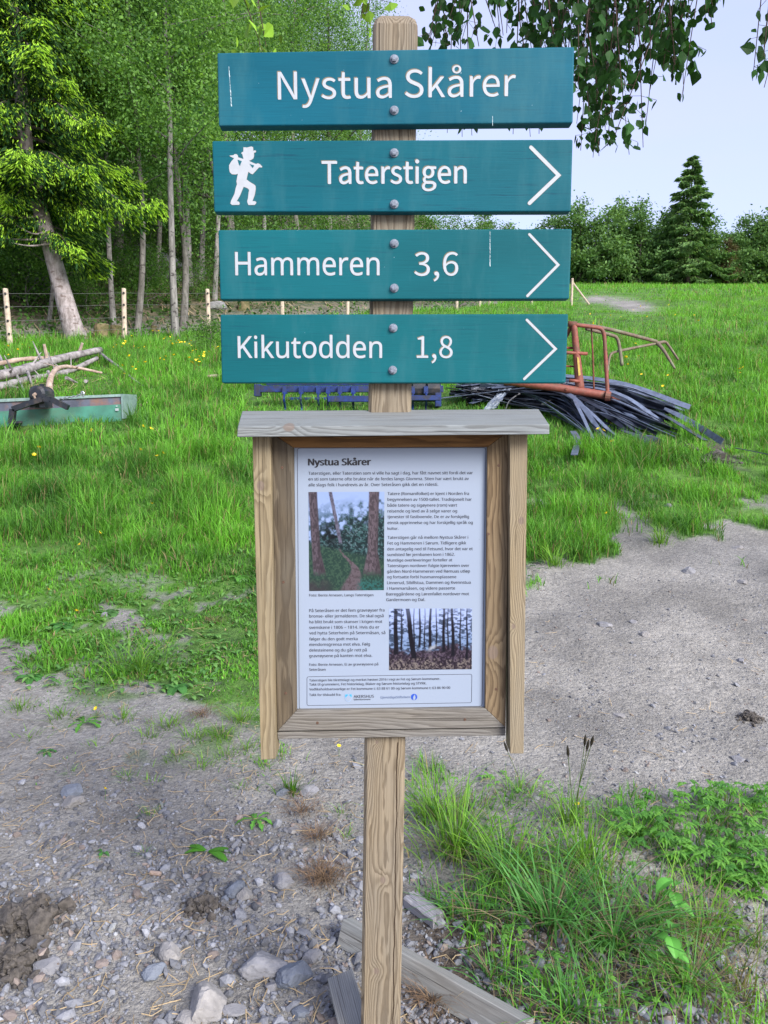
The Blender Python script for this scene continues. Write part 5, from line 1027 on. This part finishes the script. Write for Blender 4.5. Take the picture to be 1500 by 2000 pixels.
def clod(px, py, rp, lab, seed):
    """a crumbly heap: one lumpy body with many crumbs stuck on and around it"""
    c = on_ground(px, py); r = rp / FPX * math.hypot(c[1], CAMZ - c[2]); r_ = np.random.default_rng(seed); g = Geo()
    Vb = ICO3_V; nn = fbm(Vb[:, 0] * 2.5 + seed, Vb[:, 1] * 2.5 + Vb[:, 2] * 2, seed, 4) + .8 * fbm(Vb[:, 0] * 9, Vb[:, 1] * 9 + Vb[:, 2] * 7, seed + 3, 3)
    g.add(Vb * (0.02 + .62 * nn)[:, None] * np.array((1, .85, .40)) * r, ICO3_F)
    for k in range(420):
        a = r_.uniform(0, 6.28); q = abs(r_.normal(0, .58)); s_ = r * r_.lognormal(-2.65, .6); zz = max(0, .42 * (1 - q * q)) * r * r_.uniform(.5, 1.1)
        W_ = ICO_V * r_.uniform(.5, 1.3, (12, 1)) * r_.uniform(.6, 1.3, 3) * s_
        g.add(W_ + np.array((math.cos(a) * q * r, math.sin(a) * q * r * .85, zz)), ICO_F)
    o = g.build('soil_clod', M_clod); o.location = tuple(c + (0, 0, r * .05)); tag(o, lab, 'soil clod')
clod(52, 1808, 62, 'large dark crumbly soil clod at the left edge', 1); clod(25, 1890, 50, 'lower dark soil clod at the left edge', 2); clod(395, 1775, 34, 'small grey soil clod in the gravel', 3); clod(1390, 905, 34, 'torn soil clod in the grass on the right', 4); clod(1345, 880, 20, 'small torn clod beside the stray strips', 5); clod(1465, 1405, 24, 'dark crumbly clod at the right side of the road', 6)

M_beam = wood('weathered_grey_timber', 'X', (0.27, 0.265, 0.24), (0.14, 0.135, 0.12), (0.24, 0.26, 0.26), .7, depth=.05, freq=200, off=(0, .05, 0))
def timber(P0, P1, w, hgt, name, mat, lab, cat, roll=0.0):
    P0, P1 = np.array(P0, float), np.array(P1, float); d = P1 - P0; L = np.linalg.norm(d); d /= L; sd = np.cross((0, 0, 1), d); sd /= np.linalg.norm(sd); u = np.cross(d, sd); sd, u = sd * math.cos(roll) + u * math.sin(roll), u * math.cos(roll) - sd * math.sin(roll)
    o = Geo().add(*boxc((0, 0, 0), (L / 2, w / 2, hgt / 2))).build(name, mat); bevel(o, .002, 1)
    from mathutils import Matrix
    c = (P0 + P1) / 2; o.matrix_world = Matrix([[d[0], sd[0], u[0], c[0]], [d[1], sd[1], u[1], c[1]], [d[2], sd[2], u[2], c[2]], [0, 0, 0, 1]]); return tag(o, lab, cat)
A_, B_ = on_ground(672, 1838) + (0, 0, .030), on_ground(1030, 2040) + (0, 0, .020)
timber(A_, B_, .045, .075, 'timber', M_beam, 'weathered grey timber lying slantwise behind the post foot', 'timber', -.35)
A_, B_ = on_ground(668, 1950) + (0, 0, .05), on_ground(712, 2090) + (0, 0, .0)
timber(A_, B_, .07, .06, 'timber_end', M_beam, 'sawn timber end poking up left of the post foot', 'timber', .25)
c = on_ground(828, 1787); M_chunk = wood('rotten_pale_wood', 'X', (0.30, 0.29, 0.30), (0.16, 0.14, 0.13), (0.29, 0.30, 0.33), .7, depth=.03, freq=160)
bm = bmesh.new(); bmesh.ops.create_grid(bm, x_segments=24, y_segments=10, size=1); Vb = np.array([v.co[:] for v in bm.verts]); Fb = np.array([[v.index for v in f.verts] for f in bm.faces]); bm.free()
rag = (fbm(Vb[:, 1] * 5 + 9, Vb[:, 0] * 0, 3, 3) - .5) * .35 * np.sign(Vb[:, 0]) * (np.abs(Vb[:, 0]) > .8)
T_ = np.stack([(Vb[:, 0] + rag) * .062, Vb[:, 1] * .026, .016 * (1 - .5 * Vb[:, 1] ** 2) + .008 * fbm(Vb[:, 0] * 2, Vb[:, 1] * 7, 2, 3)], 1); Bt = T_ * (1, 1, 0) + (0, 0, -.015); m_ = len(T_)
bo = np.array([k for k in range(m_) if abs(Vb[k, 0]) > .999 or abs(Vb[k, 1]) > .999]); bo = bo[np.argsort(np.arctan2(Vb[bo, 1], Vb[bo, 0]))]; bn = np.roll(bo, -1)
o = Geo().add(np.concatenate([T_, Bt]), [Fb, Fb[:, ::-1] + m_, np.stack([bo, bn, bn + m_, bo + m_], 1)]).build('wood_chunk', M_chunk); o.location = tuple(c + (0, 0, .02)); o.rotation_euler = (.1, .05, -.85); tag(o, 'splintered pale chunk of wood right of the post foot', 'wood chunk')
c = on_ground(304, 1710); tag(Geo().add(*tube([c + (-.018, .002, .008), c + (.018, -.004, .008)], [.008, .0075], 9)).build('wood_bit', M_peel), 'tiny pale cut stick lying in the gravel', 'stick')
c = on_ground(930, 1882); tag(Geo().add(rock_mesh(333, .4) * .036 + c + (0, 0, .01), ICO3_F).build('bark_piece', M_clod), 'brown bark piece in the bank grass right of the timber', 'bark')

# ------------------------------------------------------------------ foreground plants
M_weed = leafmat('broad_weed_leaves', .35, .5, .35)
def tuft(px, py, n, hgt, wid, lab, cA, cB, spread=.05, bend=.6, dead=0, heads=0, name='grass_tuft'):
    n = int(n * .95) if py > 1450 else n; c = on_ground(px, py); g = Geo(); r = np.abs(rng.normal(0, spread * .8, n)); a = rng.uniform(0, 2 * np.pi, n); B = np.stack([c[0] + r * np.cos(a), c[1] + r * np.sin(a) * .8, np.zeros(n)], 1); B[:, 2] = H(B[:, 0], B[:, 1]) - .01
    f = rng.random(n)[:, None]; cc = (np.array(cA) * (1 - f) + np.array(cB) * f) * rng.uniform(.75, 1.2, n)[:, None]
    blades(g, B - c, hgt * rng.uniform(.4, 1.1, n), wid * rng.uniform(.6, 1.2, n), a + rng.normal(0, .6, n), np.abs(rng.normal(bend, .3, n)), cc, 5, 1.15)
    if dead:
        q = np.abs(rng.normal(0, spread * 1.1, dead)); a = rng.uniform(0, 2 * np.pi, dead); B = np.stack([q * np.cos(a), q * np.sin(a) - .01, np.full(dead, .01)], 1)
        blades(g, B, hgt * rng.uniform(.3, .8, dead), wid * .6, a, rng.uniform(.9, 1.8, dead), np.array((0.34, 0.27, 0.17)) * rng.uniform(.5, 1.1, dead)[:, None], 4, 1.0)
    o = thing(name, c, lab, 'grass tuft'); o.scale = (1.15, 1.15, 1.12) if py > 1450 and hgt > .09 else (1, 1, 1); g.build('blades', M_grass, o, colour=True)
    for k in range(heads):
        a = rng.uniform(-.5, .5); hh = hgt * rng.uniform(1.25, 1.6); b = np.array((rng.normal(0, .02), 0, 0)); tp = b + (a * .11, rng.normal(0, .02), hh)
        s = Geo().add(*tube(spline([b, (b + tp) / 2 + (a * -.01, 0, 0), tp], 6), .0011, 5), np.array((.09, .15, .03))).build('stalk', M_grass, o, colour=True)
        d = (tp - b) / np.linalg.norm(tp - b); Geo().add(*tube([tp, tp + d * .012, tp + d * .028, tp + d * .04], [.001, .0048, .0042, .0008], 7), np.array((.035, .03, .02))).build('seed_head', M_grass, s, colour=True)
    return o
LG, LG2, BG, BG2 = (0.085, 0.230, 0.030), (0.250, 0.490, 0.055), (0.060, 0.205, 0.045), (0.140, 0.370, 0.090)
tuft(893, 1672, 190, .26, .0042, 'large light green grass tuft just right of the post', LG, LG2, .065, .75, 60)
tuft(1075, 1815, 110, .24, .0070, 'blue-green broad-bladed tuft low on the bank', BG, BG2, .075, .8, 40)
tuft(1112, 1612, 85, .18, .0036, 'grass tuft with dark seed heads on tall stalks at the road edge', LG, LG2, .05, .6, 16, 4)
tuft(1010, 1548, 60, .10, .0036, 'short dark tuft at the top of the bank below the notice', BG, LG2, .05, .8, 8, 1)
tuft(1165, 1740, 90, .20, .0055, 'dense green tuft in the middle of the bank', BG, LG2, .07, .8, 20)
tuft(1270, 1800, 80, .19, .0045, 'grass tuft with straw-coloured blades behind the dock leaves', LG, BG2, .07, .7, 50)
tuft(1180, 1930, 40, .10, .0035, 'withered tan tuft low on the bank', LG, BG2, .06, .9, 90)
tuft(1450, 1960, 90, .14, .0035, 'yellowish grass tuft in the bottom right corner', (0.09, 0.12, 0.03), (0.22, 0.22, 0.05), .08, .8, 40)
tuft(1250, 1640, 70, .13, .0045, 'green tuft beside the ferny leaves on the bank', BG, LG2, .06, .8, 12)
tuft(960, 1915, 50, .10, .0055, 'small blue-green tuft behind the slanting timber', BG, BG2, .05, 1.0, 20)
tuft(272, 1312, 230, .22, .0058, 'large dark green tuft at the lower edge of the left meadow', BG, LG2, .17, .9, 20)
tuft(570, 1548, 60, .10, .0048, 'bright green leafy tuft under the notice', (0.05, 0.16, 0.015), (0.11, 0.25, 0.02), .028, .5)
tuft(670, 1590, 24, .07, .0028, 'sparse little tuft left of the post', LG, LG2, .03, .9, 20); tuft(675, 1635, 26, .06, .0028, 'tiny tuft beside the post below the sparse one', LG, LG2, .025, .9, 8)
tuft(292, 1590, 30, .06, .0028, 'small yellow-green tuft alone in the gravel', LG, LG2, .02, .9, 6); tuft(284, 1668, 22, .045, .0026, 'tiny tuft in the gravel below the yellow-green one', BG, LG2, .016, .9, 4); tuft(250, 1520, 34, .06, .0028, 'thin spreading tuft in the upper gravel', BG, LG2, .035, 1.0, 8); tuft(440, 1480, 60, .09, .0030, 'loose tuft left of the notice leg', LG, LG2, .07, 1.0, 16); tuft(135, 1510, 24, .05, .0028, 'short tuft above the flat grey stone', BG, LG2, .02, 1.0, 4)
for px, py, n, hg in ((330, 1420, 70, .10), (380, 1445, 60, .09), (430, 1440, 80, .10), (470, 1410, 90, .12), (480, 1465, 50, .08), (350, 1480, 40, .07), (395, 1500, 40, .07), (290, 1440, 40, .08), (240, 1405, 60, .10), (120, 1400, 50, .09), (40, 1385, 60, .10), (60, 1440, 24, .06), (190, 1460, 24, .06), (520, 1500, 30, .07), (300, 1530, 20, .05), (470, 1540, 24, .06), (545, 1480, 36, .08)):
    tag(tuft(px, py, n, hg, .0040, 'small ragged grass tuft in the worn strip between left turf and gravel', LG, LG2, .055, .9, n // 5), None, None, 'ragged tufts at the turf edge')
tuft(1085, 1105, 90, .24, .0058, 'long-bladed tuft at the grass edge right of the notice', LG, LG2, .07, .8); tuft(1290, 1062, 70, .26, .0062, 'tuft with long arching blades at the road edge', LG, LG2, .06, 1.0)
tuft(850, 1600, 120, .22, .0045, 'pale green tuft at the left of the bank, behind the large light one', LG, LG2, .06, .8, 20); tuft(985, 1715, 130, .22, .0055, 'thick tuft between the light green and the blue-green ones', BG, LG2, .07, .9, 30); tuft(1200, 1845, 120, .22, .0060, 'bluish broad-bladed tuft left of the lower dock', BG, BG2, .08, .9, 40); tuft(1370, 1830, 110, .20, .0042, 'mixed green and straw tuft right of the dock plants', LG, LG2, .08, .8, 70); tuft(1140, 1690, 100, .20, .0055, 'upright green tuft below the one with seed heads', LG, LG2, .06, .6, 14); tuft(1040, 1690, 80, .16, .0048, 'low spreading tuft in the bare middle of the bank', BG, LG2, .07, 1.0, 14); tuft(1340, 1930, 90, .16, .0042, 'tuft with tan dead blades right of the lower dock', LG, BG2, .08, .9, 90); tuft(1110, 1985, 90, .13, .0050, 'dark green tuft at the bottom edge of the bank', BG, BG2, .07, .9, 30); tuft(1480, 1850, 60, .14, .0036, 'thin tuft at the right edge above the bottom corner', LG, LG2, .06, .8, 30); tuft(930, 1800, 70, .14, .0060, 'short broad-bladed tuft right of the splintered wood', BG, BG2, .05, 1.0, 20)
for px, py, n, lab in ((630, 1722, 260, 'matted brown dead grass clump left of the post'), (590, 1590, 110, 'brown straw clump beside the leafy tuft'), (395, 1400, 100, 'pale straw clump at the turf edge'), (845, 1960, 170, 'brown dead grass bunch under the slanting timber'), (620, 1640, 120, 'loose straw clump in the gravel left of the post'), (420, 1218, 60, 'small straw clump in the thin turf')):
    c = on_ground(px, py); g = Geo(); a = rng.uniform(0, 2 * np.pi, n); r = np.abs(rng.normal(0, .035, n)); B = np.stack([r * np.cos(a), r * np.sin(a), rng.uniform(0, .012, n)], 1)
    blades(g, B, rng.uniform(.03, .085, n), .0022, a + rng.normal(0, 1, n), rng.uniform(.9, 2.2, n), np.array((0.20, 0.13, 0.075)) * rng.uniform(.4, 1.4, n)[:, None], 4, 1.0)
    o = g.build('dead_grass_clump', M_straw, colour=True); o.location = tuple(c); tag(o, lab, 'dead grass')
# broad leaves: dandelions, dock, creeping ground plants
def leaf_strip(g, base, az, L, w, colr, tooth=0, droop=.5, rise=.6, seg=9):
    d = np.array((math.cos(az), math.sin(az), 0)); s = np.array((-d[1], d[0], 0)); Vl = []
    for k in range(seg + 1):
        f = k / seg; c = np.array(base) + d * L * f + np.array((0, 0, 1)) * L * (rise * f - (rise + droop * .6) * f * f); ww = w * math.sin(math.pi * min(1, .10 + .86 * f) ** 1.25) * (1 - tooth * .55 * (k % 2))
        Vl += [c + s * ww / 2 + (0, 0, ww * .16), c, c - s * ww / 2 + (0, 0, ww * .16)]
    i = np.arange(seg)[:, None] * 3; F = np.concatenate([i + np.array([[0, 1, 4, 3]]), i + np.array([[1, 2, 5, 4]])]); cc = np.array(colr) * np.tile(np.array([1.0, 1.25, 1.0]), seg + 1)[:, None]
    g.add(np.array(Vl), F, cc)
def rosette(px, py, n, L, w, lab, colr, tooth=1, cat='plant', name='dandelion_plant', rise=.55, droop=.5, az0=None):
    c = on_ground(px, py); o = thing(name, c, lab, cat)
    for k in range(n):
        g = Geo(); leaf_strip(g, (0, 0, .004), (k * 2.399 if az0 is None else az0[k % len(az0)]) + rng.normal(0, .2), L * rng.uniform(.7, 1.1), w * rng.uniform(.8, 1.1), np.array(colr) * rng.uniform(.8, 1.25), tooth, droop, rise); g.build('leaf', M_weed, o, colour=True)
    return o
WG = (0.090, 0.260, 0.035); WD = (0.060, 0.190, 0.040)
rosette(405, 1665, 4, .095, .030, 'large-leaved weed lying flat in the gravel', (0.06, 0.20, 0.015), 0, rise=.2, droop=.2, az0=(3.05, .0, -.5, 2.6)); rosette(500, 1605, 7, .09, .022, 'dandelion plant with raised leaves left of the post', WG, rise=.7); rosette(165, 1415, 7, .13, .026, 'dandelion plant with long toothed leaves at the turf edge', WG); rosette(200, 1667, 3, .035, .016, 'tiny two-leaved seedling in the gravel', WD, 0); rosette(90, 1470, 6, .06, .02, 'faded small plant in the upper left gravel', WD)
rosette(345, 1345, 6, .10, .05, 'broad-leaved plantain at the turf edge', WD, 0); rosette(60, 1325, 6, .09, .05, 'broad-leaved plantain at the left edge', WD, 0); rosette(210, 1200, 6, .11, .055, 'pale broad-leaved plant in the thin turf', (0.07, 0.17, 0.045), 0); rosette(465, 1130, 6, .12, .05, 'leafy plant in the turf beside the notice', WG, 0); rosette(120, 1225, 7, .12, .06, 'dark leafy plant near the left edge', WD, 0)
def dock(px, py, n, lab):
    c = on_ground(px, py); o = thing('dock_plant', c, lab, 'plant'); hh = .15
    Geo().add(*tube(spline([(0, 0, -.01), (.006, 0, hh * .5), (-.004, -.01, hh)], 6), [.002] * 12 + [.0015], 6), np.array((.10, .14, .05))).build('stem', M_weed, o, colour=True)
    for k in range(n):
        z = hh * (.15 + .85 * k / n); g = Geo(); leaf_strip(g, (0, 0, z), k * 2.6 + .5, .062 * rng.uniform(.8, 1.1), .040, np.array((0.100, 0.310, 0.05)) * rng.uniform(.8, 1.2), 0, .6, .35, 8); g.build('leaf', M_weed, o, colour=True)
dock(1312, 1800, 7, 'dock plant with rounded leaves, upper of two on the bank'); dock(1305, 1900, 6, 'dock plant with large rounded leaves, lower of two on the bank')
def leafmass(poly, n, size, lab, name, cA, cB, zmax, lobes=3):
    xs = [p[0] for p in poly]; ys = [p[1] for p in poly]; px = rng.uniform(min(xs), max(xs), n); py = rng.uniform(min(ys), max(ys), n); k = inpoly(px, py, poly); g = Geo()
    for a, b in zip(px[k], py[k]):
        c = on_ground(a, b, 1.2, 14) + (0, 0, rng.uniform(.01, zmax)); f = rng.random(); cc = (np.array(cA) * (1 - f) + np.array(cB) * f); az = rng.uniform(0, 6.28)
        for q in range(lobes): leaf_strip(g, c, az + (q - (lobes - 1) / 2) * .7, size * rng.uniform(.6, 1.1), size * .42, cc, 1 if lobes > 1 else 0, .4, .3, 4)
    return tag(g.build(name, M_weed, colour=True), lab, 'ground plants', kind='stuff')
leafmass([(1195, 1600), (1300, 1570), (1420, 1550), (1510, 1560), (1510, 1770), (1400, 1760), (1290, 1690), (1200, 1660)], 460, .038, 'dense lobed buttercup leaves covering the right of the bank', 'creeping_plants', (0.050, 0.170, 0.025), (0.130, 0.320, 0.045), .09, 5)
leafmass([(800, 1560), (1000, 1500), (1200, 1590), (1320, 1700), (1460, 1780), (1420, 1980), (1080, 1990), (900, 1840)], 520, .030, 'small mixed weeds among the grass of the bank', 'bank_weeds', (0.055, 0.18, 0.03), (0.15, 0.34, 0.06), .05, 3)
leafmass([(0, 1080), (480, 1060), (500, 1280), (380, 1370), (60, 1350), (0, 1300)], 900, .055, 'low clover and broad leaves in the trodden turf', 'turf_herbs', (0.075, 0.20, 0.045), (0.16, 0.33, 0.08), .03, 1)
leafmass([(1030, 1020), (1120, 1060), (1200, 1075), (1090, 1110), (1030, 1140)], 160, .04, 'small dark leaves along the grass edge by the road', 'edge_herbs', (0.025, 0.085, 0.02), (0.06, 0.15, 0.03), .05, 3)

# ------------------------------------------------------------------ yellow flowers
M_petal = plain('yellow_petals', (0.85, 0.60, 0.012), .5, .15, 60); M_stalk = plain('flower_stalk', (.06, .14, .03), .6, .1)
g = Geo()
for k in range(6):
    a = k * math.pi / 3; d = np.array((math.cos(a), math.sin(a), 0)); s = np.array((-d[1], d[0], 0)); g.add([(0, 0, 0), d * .6 + s * .4 + (0, 0, .25), d + (0, 0, .4), d * .6 - s * .4 + (0, 0, .25)], np.array([[0, 1, 2, 3]]))
g.add(*tube([(0, 0, -.05), (0, 0, .12)], [.28, .2], 8)); FH = g.build('flower_head', M_petal, link=False).data
g = Geo().add(*tube(spline([(0, 0, -1), (.02, 0, -.5), (0, 0, 0)], 4), .035, 4, False)); FS = g.build('stalk', M_stalk, link=False).data
def flower(c, r, hgt, lab, group):
    o = thing('yellow_flower', c, lab, 'flower', group); a = bpy.data.objects.new('flower_head', FH); col.objects.link(a); a.parent = o; a.location = (0, 0, hgt); a.scale = (r,) * 3; a.rotation_euler = (rng.uniform(.1, .9), rng.normal(0, .3), rng.uniform(0, 6))
    b = bpy.data.objects.new('stalk', FS); col.objects.link(b); b.parent = o; b.location = (0, 0, hgt); b.scale = (.03, .03, hgt); return o
def fl_patch(pts, sp, n, lab, group, r=.022, hgt=.30):
    for _ in range(n):
        px, py = pts[rng.integers(len(pts))]; c = on_ground(px + rng.normal(0, sp[0]), py + rng.normal(0, sp[1])); flower(c, r * rng.uniform(.7, 1.2), hgt * rng.uniform(.7, 1.15), lab, group)
fl_patch([(235, 695), (270, 705), (330, 690), (360, 705), (395, 720), (410, 705), (380, 735), (310, 740), (35, 705), (250, 740)], (18, 9), 70, 'small yellow flower in the meadow near the fence on the left', 'yellow flowers by the fence', .026)
fl_patch([(480, 660 + 95), (590, 780), (520, 775), (610, 790)], (14, 6), 9, 'small yellow flower in front of the blue harrow', 'yellow flowers by the harrow')
fl_patch([(1120, 610), (1165, 645), (1220, 628), (1280, 620), (1360, 640), (1300, 770), (1440, 760), (1240, 720)], (22, 10), 34, 'small yellow flower in the field beyond the rusty frame', 'yellow flowers of the field', .028)
for px, py, lab in ((280, 850, 'yellow flower in the grass right below the green box'), (296, 855, 'yellow flower just right of another below the green box'), (180, 858, 'lone yellow flower below the black drawbar'), (320, 905, 'yellow flower at the right of a short row in the meadow'), (308, 910, 'yellow flower at the left of a short row in the meadow'), (77, 893, 'upper of two yellow flowers at the left edge'), (68, 908, 'lower of two yellow flowers at the left edge'), (276, 898, 'tall lone flower left of the short row'), (298, 1008, 'lone yellow flower in the mid turf'), (196, 1068, 'yellow flower by the pale broad leaves'), (157, 1092, 'yellow flower low in the left turf'), (97, 1186, 'yellow flower above the dark leafy plant'), (151, 1230, 'yellow flower beside the dark leafy plant'), (188, 1400, 'yellow flower above the long toothed dandelion'), (206, 1560, 'lone orange-yellow flower head lying in the gravel'), (662, 1475, 'orange-yellow flower just below the notice'), (1127, 1592, 'left of two yellow flowers at the road edge tuft'), (1138, 1600, 'right of two yellow flowers at the road edge tuft'), (1168, 855, 'left yellow flower in front of the black strips'), (1178, 858, 'right yellow flower in front of the black strips'), (1196, 880, 'yellow flower nearest below the black strips'), (1183, 1028, 'yellow flower in the grass above the road')):
    c = on_ground(px, py + 4); d = math.hypot(c[1], CAMZ - c[2]); flower(c, max(.010, 6.0 / FPX * d * .75), .05 if py > 1300 else .13, lab, None)
